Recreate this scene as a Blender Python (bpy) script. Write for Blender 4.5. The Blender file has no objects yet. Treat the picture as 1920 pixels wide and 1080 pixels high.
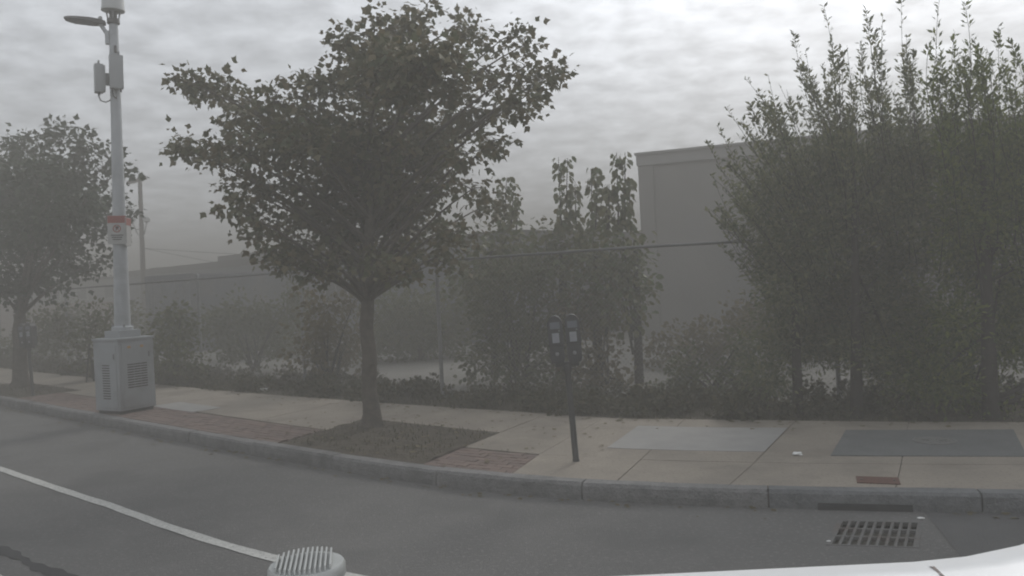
import bpy, bmesh, math, random
import numpy as np
from mathutils import Vector, Matrix

random.seed(7)
rng = np.random.default_rng(11)
SC = bpy.context.scene
COL = SC.collection
rad = math.radians

# ------------------------------------------------------------------ camera
CAM_H, FPX = 2.0, 1550.0
PITCH, ROLL = rad(0.37), rad(-2.75)
cd = bpy.data.cameras.new('camera')
cd.sensor_width = 36.0
cd.lens = 36.0 * FPX / 1920.0
cd.clip_start, cd.clip_end = 0.05, 2000.0
cam = bpy.data.objects.new('camera', cd)
COL.objects.link(cam)
cam.matrix_world = (Matrix.Translation((0, 0, CAM_H)) @ Matrix.Rotation(math.pi / 2 - PITCH, 4, 'X')
                    @ Matrix.Rotation(ROLL, 4, 'Z'))
SC.camera = cam

# ------------------------------------------------------------------ sky, sun, exposure
SUN_AZ, SUN_EL = rad(27), rad(33)
SUN_DIR = Vector((math.sin(SUN_AZ) * math.cos(SUN_EL), math.cos(SUN_AZ) * math.cos(SUN_EL), math.sin(SUN_EL)))
SKY_STRENGTH = 0.10
CLOUD_LEVEL = 9.4
GLOW_LEVEL = 1.5
world = bpy.data.worlds.new('World')
SC.world = world
world.use_nodes = True
wt = world.node_tree
wt.nodes.clear()


def wnode(kind, **kw):
    n = wt.nodes.new(kind)
    for k, v in kw.items():
        setattr(n, k, v)
    return n


def wmath(op, a, b=None, clamp=False):
    n = wnode('ShaderNodeMath', operation=op, use_clamp=clamp)
    for i, v in enumerate((a, b)):
        if v is None:
            continue
        if isinstance(v, (int, float)):
            n.inputs[i].default_value = v
        else:
            wt.links.new(v, n.inputs[i])
    return n.outputs[0]


out = wnode('ShaderNodeOutputWorld')
bg = wnode('ShaderNodeBackground')
bg.inputs['Strength'].default_value = SKY_STRENGTH
sky = wnode('ShaderNodeTexSky', sky_type='NISHITA', sun_disc=False)
sky.sun_elevation, sky.sun_rotation = SUN_EL, SUN_AZ
sky.dust_density = 4.0
tc = wnode('ShaderNodeTexCoord')
sep = wnode('ShaderNodeSeparateXYZ')
wt.links.new(tc.outputs['Generated'], sep.inputs[0])
zz = wmath('ADD', wmath('MAXIMUM', sep.outputs['Z'], 0.0), 0.16)
com = wnode('ShaderNodeCombineXYZ')
wt.links.new(wmath('DIVIDE', sep.outputs['X'], zz), com.inputs[0])
wt.links.new(wmath('DIVIDE', sep.outputs['Y'], zz), com.inputs[1])
nz = wnode('ShaderNodeTexNoise')
nz.inputs['Scale'].default_value = 8.5
nz.inputs['Detail'].default_value = 7.0
nz.inputs['Roughness'].default_value = 0.55
nz.inputs['Distortion'].default_value = 0.15
wt.links.new(com.outputs[0], nz.inputs['Vector'])
nz2 = wnode('ShaderNodeTexNoise')
nz2.inputs['Scale'].default_value = 0.7
nz2.inputs['Detail'].default_value = 3.0
wt.links.new(com.outputs[0], nz2.inputs['Vector'])
ramp = wnode('ShaderNodeMapRange')
ramp.inputs['From Min'].default_value, ramp.inputs['From Max'].default_value = 0.34, 0.68
ramp.inputs['To Min'].default_value, ramp.inputs['To Max'].default_value = 0.78, 1.12
wt.links.new(nz.outputs['Fac'], ramp.inputs['Value'])
ramp2 = wnode('ShaderNodeMapRange')
ramp2.inputs['From Min'].default_value, ramp2.inputs['From Max'].default_value = 0.3, 0.7
ramp2.inputs['To Min'].default_value, ramp2.inputs['To Max'].default_value = 0.9, 1.1
wt.links.new(nz2.outputs['Fac'], ramp2.inputs['Value'])
dot = wnode('ShaderNodeVectorMath', operation='DOT_PRODUCT')
wt.links.new(tc.outputs['Generated'], dot.inputs[0])
dot.inputs[1].default_value = SUN_DIR
glow = wmath('POWER', wmath('MAXIMUM', dot.outputs['Value'], 0.0), 13.0)
level = wmath('MULTIPLY', wmath('MULTIPLY', ramp.outputs[0], ramp2.outputs[0]),
              wmath('MULTIPLY', wmath('ADD', wmath('MULTIPLY', glow, GLOW_LEVEL), 1.0), CLOUD_LEVEL))
cloudcol = wnode('ShaderNodeMix', data_type='RGBA', blend_type='MULTIPLY')
cloudcol.inputs['Factor'].default_value = 1.0
cloudcol.inputs['A'].default_value = (0.945, 0.985, 1.045, 1)
wt.links.new(level, cloudcol.inputs['B'])
mixs = wnode('ShaderNodeMix', data_type='RGBA')
mixs.inputs['Factor'].default_value = 0.93
wt.links.new(sky.outputs[0], mixs.inputs['A'])
wt.links.new(cloudcol.outputs['Result'], mixs.inputs['B'])
wt.links.new(mixs.outputs['Result'], bg.inputs['Color'])
wt.links.new(bg.outputs[0], out.inputs['Surface'])

sl = bpy.data.lights.new('sun', 'SUN')
sl.energy, sl.angle, sl.color = 1.5, rad(16), (1.0, 0.96, 0.9)
sun = bpy.data.objects.new('sun', sl)
COL.objects.link(sun)
sun.rotation_euler = SUN_DIR.to_track_quat('Z', 'Y').to_euler()
sun.location = (10, 20, 30)

SC.view_settings.view_transform = 'Standard'
SC.view_settings.look = 'None'
SC.view_settings.gamma = 1.0
SC.view_settings.exposure = 0.12
SC.cycles.filter_width = 2.0
SC.cycles.volume_bounces = 1
SC.cycles.max_bounces = 8
SC.cycles.transparent_max_bounces = 8

HAZE_DENSITY = 0.031
HAZE_COLOR = (0.475, 0.462, 0.435, 1)

# ------------------------------------------------------------------ survey: a photo bearing at a known distance
_f = Vector((0, math.cos(PITCH), -math.sin(PITCH)))
_r0 = Vector((1, 0, 0))
_u0 = _r0.cross(_f)
_r = _r0 * math.cos(ROLL) + _u0 * math.sin(ROLL)
_u = -_r0 * math.sin(ROLL) + _u0 * math.cos(ROLL)


def at(px, py, y):
    """Point at bearing (px, py) whose distance in front is y metres."""
    d = _f + _r * ((px - 960) / FPX) + _u * ((540 - py) / FPX)
    return Vector((0, 0, CAM_H)) + d * (y / d.y)


# ------------------------------------------------------------------ mesh helpers
class MB:
    def __init__(self):
        self.v, self.f = [], []

    def add(self, vs, fs):
        b = len(self.v)
        self.v += [tuple(p) for p in vs]
        self.f += [tuple(i + b for i in q) for q in fs]
        return self

    def box(self, c, s, rz=0.0, bevel=0.0, m=None):
        bm = bmesh.new()
        bmesh.ops.create_cube(bm, size=1.0)
        for v in bm.verts:
            v.co = Vector((v.co.x * s[0], v.co.y * s[1], v.co.z * s[2]))
        if bevel > 0:
            bmesh.ops.bevel(bm, geom=list(bm.edges), offset=bevel, segments=2, affect='EDGES', profile=0.7)
        M = Matrix.Translation(c) @ (m if m is not None else Matrix.Rotation(rz, 4, 'Z'))
        bm.verts.index_update()
        self.add([M @ v.co for v in bm.verts], [[v.index for v in f.verts] for f in bm.faces])
        bm.free()
        return self

    def tube(self, pts, r, n=8, cap=True):
        pts = [Vector(p) for p in pts]
        rr = r if isinstance(r, (list, tuple)) else [r] * len(pts)
        vs, fs = [], []
        for i, p in enumerate(pts):
            t = (pts[min(i + 1, len(pts) - 1)] - pts[max(i - 1, 0)]).normalized()
            ref = Vector((0, 1, 0)) if abs(t.z) > 0.9 else Vector((0, 0, 1))
            a = t.cross(ref).normalized()
            b = t.cross(a)
            for k in range(n):
                q = 2 * math.pi * k / n
                vs.append(p + (a * math.cos(q) + b * math.sin(q)) * rr[i])
        for i in range(len(pts) - 1):
            for k in range(n):
                k2 = (k + 1) % n
                fs.append((i * n + k, i * n + k2, (i + 1) * n + k2, (i + 1) * n + k))
        if cap:
            fs.append(tuple(range(n)))
            fs.append(tuple((len(pts) - 1) * n + k for k in range(n))[::-1])
        return self.add(vs, fs)

    def lathe(self, prof, c=(0, 0, 0), n=24, cap=True):
        vs, fs = [], []
        for (r, z) in prof:
            for k in range(n):
                q = 2 * math.pi * k / n
                vs.append((c[0] + r * math.cos(q), c[1] + r * math.sin(q), c[2] + z))
        for i in range(len(prof) - 1):
            for k in range(n):
                k2 = (k + 1) % n
                fs.append((i * n + k, i * n + k2, (i + 1) * n + k2, (i + 1) * n + k))
        if cap:
            fs.append(tuple(range(n))[::-1])
            fs.append(tuple((len(prof) - 1) * n + k for k in range(n)))
        return self.add(vs, fs)

    def extrude(self, poly, y0, y1, M=None):
        """poly in (x, z), extruded along y."""
        n = len(poly)
        vs = [Vector((x, y0, z)) for x, z in poly] + [Vector((x, y1, z)) for x, z in poly]
        if M is not None:
            vs = [M @ v for v in vs]
        fs = [tuple(range(n)), tuple(range(2 * n - 1, n - 1, -1))]
        for k in range(n):
            k2 = (k + 1) % n
            fs.append((k2, k, n + k, n + k2))
        return self.add(vs, fs)

    def xf(self, M):
        self.v = [tuple(M @ Vector(p)) for p in self.v]
        return self

    def build(self, name, mat, parent=None, origin=None, smooth=False):
        me = bpy.data.meshes.new(name)
        o = Vector(origin) if origin is not None else Vector((0, 0, 0))
        me.from_pydata([tuple(Vector(p) - o) for p in self.v], [], self.f)
        me.update()
        bm = bmesh.new()
        bm.from_mesh(me)
        bmesh.ops.recalc_face_normals(bm, faces=list(bm.faces))
        bm.to_mesh(me)
        bm.free()
        me.materials.append(M_[mat] if isinstance(mat, str) else mat)
        if smooth:
            for p in me.polygons:
                p.use_smooth = True
            me.set_sharp_from_angle(angle=rad(40))
        ob = bpy.data.objects.new(name, me)
        COL.objects.link(ob)
        ob.parent = parent
        if parent is None and origin is not None:
            ob.location = o
        return ob


def fast_mesh(name, V, faces_n, F, mat, parent=None, origin=(0, 0, 0)):
    """numpy mesh: V (n,3), F (m,k) with k = faces_n."""
    me = bpy.data.meshes.new(name)
    V = np.asarray(V, dtype=np.float32) - np.asarray(origin, dtype=np.float32)
    F = np.asarray(F, dtype=np.int32)
    me.vertices.add(len(V))
    me.vertices.foreach_set('co', V.ravel())
    me.loops.add(F.size)
    me.loops.foreach_set('vertex_index', F.ravel())
    me.polygons.add(len(F))
    me.polygons.foreach_set('loop_start', np.arange(0, F.size, faces_n, dtype=np.int32))
    me.polygons.foreach_set('loop_total', np.full(len(F), faces_n, dtype=np.int32))
    me.update(calc_edges=True)
    me.materials.append(M_[mat])
    ob = bpy.data.objects.new(name, me)
    COL.objects.link(ob)
    ob.parent = parent
    if parent is None:
        ob.location = origin
    return ob


def tag(o, label=None, cat=None, group=None, kind=None):
    for k, v in (('label', label), ('category', cat), ('group', group), ('kind', kind)):
        if v:
            o[k] = v
    return o


def empty(name, loc, label, cat, group=None, rz=0.0):
    o = bpy.data.objects.new(name, None)
    COL.objects.link(o)
    o.location = loc
    o.rotation_euler = (0, 0, rz)
    o.empty_display_size = 0.2
    return tag(o, label, cat, group)


def copy_tree(o, parent=None):
    c = o.copy()
    COL.objects.link(c)
    c.parent = parent
    for ch in list(o.children):
        copy_tree(ch, c)
    return c


# ------------------------------------------------------------------ materials
M_ = {}


def mat(name, c1, c2=None, scale=6.0, rough=0.8, bump=0.0, bscale=None, metal=0.0, speck=None, spscale=120.0,
        stain=None, stscale=0.6, spec=0.3, island=False, translucent=0.0, detail=6.0):
    m = bpy.data.materials.new(name)
    m.use_nodes = True
    t = m.node_tree
    N, L = t.nodes, t.links
    p = N['Principled BSDF']
    p.inputs['Roughness'].default_value = rough
    p.inputs['Metallic'].default_value = metal
    p.inputs['Specular IOR Level'].default_value = spec
    co = N.new('ShaderNodeTexCoord').outputs['Object']
    c2 = c2 or tuple(v * 0.8 for v in c1)

    def noise(sc, det=detail):
        n = N.new('ShaderNodeTexNoise')
        n.inputs['Scale'].default_value = sc
        n.inputs['Detail'].default_value = det
        n.inputs['Roughness'].default_value = 0.6
        L.new(co, n.inputs['Vector'])
        return n.outputs['Fac']

    def mapr(x, a, b, lo=0.0, hi=1.0):
        n = N.new('ShaderNodeMapRange')
        n.inputs['From Min'].default_value, n.inputs['From Max'].default_value = a, b
        n.inputs['To Min'].default_value, n.inputs['To Max'].default_value = lo, hi
        L.new(x, n.inputs['Value'])
        return n.outputs[0]

    def mix(fac, A, B):
        n = N.new('ShaderNodeMix')
        n.data_type = 'RGBA'
        L.new(fac, n.inputs['Factor'])
        for s, v in (('A', A), ('B', B)):
            if isinstance(v, tuple):
                n.inputs[s].default_value = (*v[:3], 1)
            else:
                L.new(v, n.inputs[s])
        return n.outputs['Result']

    if island:
        g = N.new('ShaderNodeNewGeometry')
        fac = g.outputs['Random Per Island']
    else:
        fac = mapr(noise(scale), 0.3, 0.7)
    col = mix(fac, c1, c2)
    if speck:
        col = mix(mapr(noise(spscale, 2.0), 0.56, 0.66), col, speck)
    if stain:
        col = mix(mapr(noise(stscale, 4.0), 0.5, 0.68, 0.0, 0.75), col, stain)
    L.new(col, p.inputs['Base Color'])
    if bump > 0:
        b = N.new('ShaderNodeBump')
        b.inputs['Strength'].default_value = bump
        b.inputs['Distance'].default_value = 0.02
        L.new(noise(bscale or scale * 8), b.inputs['Height'])
        L.new(b.outputs[0], p.inputs['Normal'])
    if translucent > 0:
        tr = N.new('ShaderNodeBsdfTranslucent')
        L.new(col, tr.inputs['Color'])
        ms = N.new('ShaderNodeMixShader')
        ms.inputs[0].default_value = translucent
        L.new(p.outputs[0], ms.inputs[1])
        L.new(tr.outputs[0], ms.inputs[2])
        L.new(ms.outputs[0], N['Material Output'].inputs['Surface'])
    M_[name] = m
    return m


mat('asphalt', (0.165, 0.162, 0.157), (0.135, 0.133, 0.13), 1.1, 0.9, 1.0, 70, speck=(0.205, 0.2, 0.193), spscale=30,
    stain=(0.122, 0.121, 0.119), stscale=0.9)
mat('asphalt_patch', (0.11, 0.11, 0.11), (0.085, 0.085, 0.086), 3, 0.9, 0.5, 120, speck=(0.12, 0.12, 0.12), spscale=160)
mat('tar', (0.018, 0.018, 0.02), (0.028, 0.028, 0.03), 5, 0.55)
mat('line_paint', (0.58, 0.58, 0.55), (0.42, 0.42, 0.4), 14, 0.7, 0.3, 140, speck=(0.22, 0.22, 0.21), spscale=60)
mat('granite', (0.25, 0.245, 0.24), (0.16, 0.16, 0.16), 9, 0.85, 0.9, 40, speck=(0.12, 0.12, 0.12), spscale=90,
    stain=(0.12, 0.12, 0.118), stscale=1.4)
mat('granite_dark', (0.19, 0.195, 0.2), (0.11, 0.115, 0.12), 7, 0.85, 0.9, 35, speck=(0.2, 0.2, 0.2), spscale=90)
mat('concrete_tan', (0.335, 0.295, 0.245), (0.25, 0.222, 0.188), 1.7, 0.92, 0.5, 110, speck=(0.22, 0.195, 0.165), spscale=34,
    stain=(0.2, 0.178, 0.15), stscale=1.3)
mat('concrete_light', (0.35, 0.34, 0.325), (0.28, 0.275, 0.265), 2.5, 0.9, 0.4, 100, speck=(0.28, 0.27, 0.26), spscale=120)
mat('vault_lid', (0.15, 0.155, 0.155), (0.115, 0.12, 0.12), 3, 0.8, 0.5, 90, speck=(0.21, 0.21, 0.21), spscale=120)
mat('joint_dirt', (0.14, 0.125, 0.11), (0.09, 0.08, 0.07), 8, 1.0)
mat('brick', (0.19, 0.14, 0.12), (0.145, 0.11, 0.098), 3, 0.9, 0.5, 60, island=True)
mat('soil', (0.085, 0.07, 0.05), (0.045, 0.038, 0.028), 5, 1.0, 1.0, 30, speck=(0.16, 0.14, 0.11), spscale=60)
mat('yard_paving', (0.23, 0.22, 0.2), (0.17, 0.165, 0.15), 0.8, 0.95, 0.4, 30, stain=(0.17, 0.165, 0.15), stscale=0.3)
mat('ground', (0.12, 0.115, 0.095), (0.08, 0.08, 0.065), 0.3, 1.0)
mat('iron', (0.16, 0.158, 0.155), (0.11, 0.108, 0.106), 14, 0.65, 0.5, 90, metal=0.2, stain=(0.13, 0.1, 0.085), stscale=4)
mat('iron_lid', (0.24, 0.24, 0.235), (0.17, 0.17, 0.165), 14, 0.6, 0.6, 60, metal=0.4)
mat('rust_plate', (0.15, 0.075, 0.055), (0.095, 0.05, 0.04), 20, 0.8, 0.5, 90)
mat('inlet_shade', (0.06, 0.061, 0.063), (0.04, 0.041, 0.043), 6, 0.95)  # shade of the kerb inlet opening put into the colour
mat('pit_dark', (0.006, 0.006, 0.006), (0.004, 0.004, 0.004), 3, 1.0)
mat('galvanised', (0.27, 0.275, 0.28), (0.2, 0.205, 0.21), 5, 0.5, 0.15, 40, metal=0.35)
mat('pole_paint', (0.46, 0.48, 0.5), (0.38, 0.4, 0.42), 3, 0.5, 0.1, 30, stain=(0.3, 0.31, 0.32), stscale=1.5)
mat('cabinet_paint', (0.36, 0.375, 0.39), (0.31, 0.325, 0.34), 2.5, 0.55, 0.1, 30, stain=(0.25, 0.25, 0.25), stscale=1.2)
mat('grey_plastic', (0.36, 0.37, 0.38), (0.31, 0.32, 0.33), 4, 0.5)
mat('rail_metal', (0.17, 0.172, 0.175), (0.12, 0.122, 0.125), 5, 0.7)
mat('dark_plastic', (0.075, 0.075, 0.077), (0.055, 0.055, 0.057), 8, 0.5)
mat('dark_metal', (0.095, 0.094, 0.092), (0.07, 0.07, 0.07), 10, 0.5, 0.2, 60, metal=0.4)
mat('radome', (0.52, 0.53, 0.53), (0.46, 0.47, 0.47), 3, 0.5)
mat('lens', (0.17, 0.18, 0.2), (0.14, 0.15, 0.17), 3, 0.2)
mat('sign_white', (0.46, 0.46, 0.45), (0.38, 0.38, 0.37), 8, 0.5)
mat('sign_red', (0.3, 0.075, 0.06), (0.25, 0.06, 0.05), 8, 0.5)
mat('sign_black', (0.03, 0.03, 0.03), (0.02, 0.02, 0.02), 8, 0.5)
mat('screen', (0.3, 0.31, 0.33), (0.24, 0.25, 0.27), 20, 0.25)
mat('sticker', (0.5, 0.34, 0.1), (0.42, 0.2, 0.1), 20, 0.6)
mat('paper', (0.75, 0.75, 0.74), (0.62, 0.62, 0.6), 30, 0.8)
mat('bark', (0.14, 0.12, 0.1), (0.075, 0.066, 0.056), 9, 0.95, 1.0, 24)
mat('bark_dark', (0.04, 0.034, 0.03), (0.022, 0.019, 0.017), 9, 0.95, 1.0, 24)
mat('leaf_street', (0.08, 0.095, 0.045), (0.17, 0.14, 0.08), island=True, rough=0.6, translucent=0.25)
mat('leaf_corner', (0.022, 0.04, 0.02), (0.055, 0.075, 0.035), island=True, rough=0.6, translucent=0.25)
mat('leaf_willow', (0.055, 0.08, 0.035), (0.2, 0.2, 0.1), island=True, rough=0.5, translucent=0.4)
mat('leaf_edge', (0.03, 0.06, 0.012), (0.17, 0.2, 0.04), island=True, rough=0.5, translucent=0.4)
mat('leaf_sapling', (0.07, 0.1, 0.035), (0.13, 0.12, 0.05), island=True, rough=0.6, translucent=0.3)
mat('leaf_shrub', (0.06, 0.08, 0.025), (0.11, 0.11, 0.045), island=True, rough=0.7, translucent=0.25)
mat('leaf_brown', (0.1, 0.085, 0.04), (0.15, 0.12, 0.06), island=True, rough=0.75, translucent=0.2)
mat('weeds', (0.045, 0.05, 0.025), (0.1, 0.088, 0.05), island=True, rough=0.85, translucent=0.2)
mat('wall_grey', (0.21, 0.2, 0.19), (0.17, 0.163, 0.156), 0.7, 0.9, 0.3, 8, stain=(0.19, 0.19, 0.2), stscale=0.35)
mat('parapet', (0.27, 0.262, 0.255), (0.23, 0.225, 0.22), 1.2, 0.85)
mat('wall_blue', (0.085, 0.095, 0.125), (0.06, 0.07, 0.095), 0.8, 0.85, 0.3, 8)
mat('wall_brick', (0.21, 0.115, 0.09), (0.15, 0.085, 0.07), 2, 0.9, 0.4, 10)
mat('roof_dark', (0.04, 0.04, 0.043), (0.03, 0.03, 0.033), 2, 0.9)
mat('glass_dark', (0.03, 0.035, 0.04), (0.02, 0.025, 0.03), 2, 0.1, spec=0.5)
mat('container_blue', (0.045, 0.06, 0.09), (0.03, 0.045, 0.07), 2, 0.7, stain=(0.1, 0.09, 0.09), stscale=1.5)
mat('timber', (0.05, 0.038, 0.032), (0.035, 0.028, 0.024), 4, 0.9, 0.6, 30)
mat('car_white', (0.8, 0.81, 0.82), (0.78, 0.79, 0.8), 2, 0.3, spec=0.5)
mat('seam', (0.22, 0.19, 0.18), (0.12, 0.1, 0.095), 20, 0.8)
mat('rubber', (0.02, 0.02, 0.02), (0.015, 0.015, 0.015), 10, 0.8)
mat('alloy', (0.42, 0.42, 0.43), (0.38, 0.38, 0.39), 10, 0.35, metal=0.7)
mat('lamp_red', (0.3, 0.02, 0.02), (0.25, 0.02, 0.02), 10, 0.3)
mat('sensor_alloy', (0.42, 0.43, 0.42), (0.36, 0.37, 0.36), 30, 0.45, metal=0.3)

# ------------------------------------------------------------------ the street's line: kerb edge and back of the sidewalk
CX = np.linspace(-120.0, 110.0, 23001)
CY = 7.145 - .568 * CX + .352 * np.sqrt((CX + .1) ** 2 + 1.75 ** 2)
CS = np.r_[0, np.cumsum(np.hypot(np.diff(CX), np.diff(CY)))]
CS -= np.interp(0.0, CX, CS)
BX = CX
BY = 9.184 - .511 * BX + .432 * np.sqrt((BX - 1.8) ** 2 + 5.75 ** 2)


def K(s):
    x = np.interp(s, CS, CX)
    y = np.interp(s, CS, CY)
    sl_ = -.568 + .352 * (x + .1) / math.sqrt((x + .1) ** 2 + 1.75 ** 2)
    t = Vector((1, sl_)).normalized()
    return float(x), float(y), t, Vector((-t.y, t.x))


def S(s, d, z=0.0):
    x, y, t, n = K(s)
    return Vector((x + n.x * d, y + n.y * d, z))


def skew(s):
    return float(np.interp(s, [-14, -9, -0.1, 1.9, 8, 12], [0, -.22, -.22, .24, .24, 0]))


def SK(s, d, z=0.0):
    return S(s + skew(s) * d, d, z)


_wS = [-60, -23.4, -15.3, -8.5, -4.4, -2.3, 1.1, 3.4, 5.1, 12, 60]
_wW = [2.65, 2.65, 2.65, 2.8, 3.1, 3.28, 3.45, 3.27, 3.15, 3.0, 3.0]


def W(s):
    return float(np.interp(s, _wS, _wW))


def fence_d(s):
    return float(np.interp(s, [-60, -20, -12.55, -4.9, 3.4, 12, 60], [3.4, 3.44, 3.64, 3.94, 4.78, 4.6, 4.6]))


def heading(s):
    t = K(s)[2]
    return math.atan2(t.y, t.x)


def strip(s0, s1, d0, d1, ztop, zbot, step=0.5, S=S):
    """A slab that follows the kerb line; d0/d1 numbers or functions of s."""
    n = max(1, int(math.ceil((s1 - s0) / step)))
    f0 = d0 if callable(d0) else (lambda s: d0)
    f1 = d1 if callable(d1) else (lambda s: d1)
    m = MB()
    vs, fs = [], []
    for i in range(n + 1):
        s = s0 + (s1 - s0) * i / n
        a, b = f0(s), f1(s)
        vs += [S(s, a, ztop), S(s, b, ztop), S(s, b, zbot), S(s, a, zbot)]
    for i in range(n):
        o, q = 4 * i, 4 * i + 4
        for k in range(4):
            k2 = (k + 1) % 4
            fs.append((o + k, q + k, q + k2, o + k2))
    fs.append((0, 1, 2, 3))
    fs.append((4 * n + 3, 4 * n + 2, 4 * n + 1, 4 * n))
    return m.add(vs, fs)


# ------------------------------------------------------------------ ground, road, yard
g = MB().add([(-230, -120, -0.06), (230, -120, -0.06), (230, 230, -0.06), (-230, 230, -0.06)], [(0, 1, 2, 3)])
tag(g.build('ground', 'ground'), 'flat dusty ground stretching away beyond the street', kind='structure')


def sheet(s0, s1, d0, d1, z, step=0.5, nd=1, S=S):
    n = max(1, int((s1 - s0) / step))
    f0 = d0 if callable(d0) else (lambda s: d0)
    f1 = d1 if callable(d1) else (lambda s: d1)
    vs, fs = [], []
    for i in range(n + 1):
        s = s0 + (s1 - s0) * i / n
        for j in range(nd + 1):
            vs.append(S(s, f0(s) + (f1(s) - f0(s)) * j / nd, z))
    for i in range(n):
        for j in range(nd):
            a = i * (nd + 1) + j
            fs.append((a, a + 1, a + nd + 2, a + nd + 1))
    return MB().add(vs, fs)


PITS = [(-17.3, -13.5, 1.42), (-3.91, -1.3, 1.92)]       # tree pits: s range and depth from kerb
GRATE = (2.68, 3.26, -0.93, -0.30)

# asphalt laid around the catch basin opening
road = empty('road', (0, 0, 0), None, None)
tag(road, 'grey worn asphalt roadway bending along the kerb', kind='structure')
gs_, gd_ = (GRATE[0] + GRATE[1]) / 2, (GRATE[2] + GRATE[3]) / 2
r_s = sorted(set([round(v, 3) for v in np.arange(-75, 45.1, 0.5)] + [GRATE[0], GRATE[1], 2.8, 2.97, 3.12]))
r_s = [v for v in r_s if not (GRATE[0] < v < GRATE[1]) or v in (2.8, 2.97, 3.12)]
r_d = [-14, -8, -4, -2, -1.4, GRATE[2], gd_, GRATE[3], 0.02]
vs, fs = [], []
for v in r_s:
    for w in r_d:
        vs.append(S(v + 0.25 * max(-0.315, min(0.315, w - gd_)) * math.exp(-(max(0, abs(v - gs_) - 0.3) / 1.2) ** 2), w, 0.0))
nD = len(r_d)
for i in range(len(r_s) - 1):
    for j in range(nD - 1):
        if r_s[i] >= GRATE[0] and r_s[i + 1] <= GRATE[1] and r_d[j] >= GRATE[2] and r_d[j + 1] <= GRATE[3]:
            continue
        q = i * nD + j
        fs.append((q, q + nD, q + nD + 1, q + 1))
road_mb = MB().add(vs, fs)
road_mb.build('asphalt', 'asphalt', road)
# darker resurfaced gutter patch beyond the grate
pm = sheet(3.42, 7.5, lambda s: -1.25 - 0.05 * math.sin(5 * s), -0.02, 0.004, 0.2)
pm.build('asphalt_patch', 'asphalt_patch', road)


def road_line(name, s0, s1, d, w, label):
    dd = lambda s: d - float(np.interp(s, [-3.2, -0.85, 0, 3], [0, 0.13, 0.2, 0.6]))
    m = sheet(s0, s1, lambda s: dd(s) - w / 2 + 0.004 * math.sin(9 * s), lambda s: dd(s) + w / 2 + 0.004 * math.sin(7 * s + 1), 0.006, 0.15)
    o = m.build(name, 'line_paint')
    return tag(o, label, kind='structure')


road_line('parking_lane_line', -60, 3, -2.15, 0.105, 'long white painted line along the parking lane')
road_line('traffic_lane_line', -60, -1.4, -3.55, 0.11, 'white painted line at the bottom left corner of the road')
tm = sheet(-6.0, -0.9, lambda s: -3.36 - 0.02 * math.sin(9 * s) - 0.012 * math.sin(31 * s), lambda s: -3.27 + 0.02 * math.sin(7 * s + 1) + 0.012 * math.sin(27 * s), 0.005, 0.03)
tag(tm.build('tar_seam', 'tar', road), 'black tar repair wandering over the asphalt')
# yard behind the fence, soil verge at the fence foot
ys = [S(s, W(s) - 0.1, 0.10) for s in np.arange(-70, 40.1, 0.5)]
ym = MB().add(ys + [Vector((200, 20, 0.10)), Vector((200, 120, 0.10)), Vector((-170, 170, 0.10))],
              [tuple(range(len(ys) + 3))])
tag(ym.build('yard', 'yard_paving'), 'pale paved yard behind the chain link fence', kind='structure')
vg = sheet(-60, 35, lambda s: W(s) - 0.02, lambda s: fence_d(s) + 0.35 + 0.15 * math.sin(1.7 * s), 0.135, 0.4, nd=4)
vg.v = [(x, y, z + 0.02 * math.sin(3 * x + 5 * y)) for x, y, z in vg.v]
tag(vg.build('verge', 'soil'), 'dark weedy soil verge along the fence foot', kind='structure')

# ------------------------------------------------------------------ kerb of granite stones
kerb = empty('kerb', (0, 0, 0), None, None)
tag(kerb, 'grey granite kerb along the roadway', kind='structure')
strip(-62, 37, 0.05, 0.14, 0.10, -0.05, 0.25).build('bedding', 'joint_dirt', kerb)
cuts = [3.85 + 1.62 * k for k in range(-40, 20)]
for a, b in zip(cuts[:-1], cuts[1:]):
    dz = random.uniform(-0.006, 0.006)
    dd = random.uniform(-0.006, 0.006)
    a2, b2 = a + 0.006, b - 0.006
    basin = abs(a - 2.23) < 0.01
    n = 6
    prof = [(0.022, 0.152), (0.15, 0.155), (0.15, -0.04), (0.0, -0.04), (-0.004, 0.06), (0.002, 0.125)]
    vs, fs = [], []
    for i in range(n + 1):
        s = a2 + (b2 - a2) * i / n
        for (d, z) in prof:
            vs.append(S(s, d + dd + random.uniform(-0.004, 0.004) * (d < 0.1), z + dz + random.uniform(-0.003, 0.003)))
    q = len(prof)
    for i in range(n):
        for k in range(q):
            k2 = (k + 1) % q
            fs.append((i * q + k, i * q + k2, (i + 1) * q + k2, (i + 1) * q + k))
    fs += [tuple(range(q)), tuple(n * q + k for k in range(q))]
    MB().add(vs, fs).build('kerb_stone', 'granite_dark' if a >= 2.2 else 'granite', kerb)
# dark strip on the stone face, its colour standing for the inlet's shade
strip(2.62, 3.34, -0.014, -0.006, 0.055, -0.02, 0.1).build('inlet_shade_strip', 'inlet_shade', kerb)

# ------------------------------------------------------------------ sidewalk slabs, bricks, tree pits
walk = empty('sidewalk', (0, 0, 0), None, None)
tag(walk, 'tan concrete sidewalk with brick strip behind the kerb', kind='structure')
strip(-60, 35, 0.15, W, 0.128, 0.0).build('bedding', 'joint_dirt', walk)
J = 0.004


def slab(s0, s1, d0, d1, m='concrete_tan', top=0.15):
    dz = random.uniform(-0.002, 0.002)
    st = strip(s0 + J, s1 - J, d0, d1, top + dz, 0.06, 0.4, SK)
    return st.build('slab', m, walk)


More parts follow.
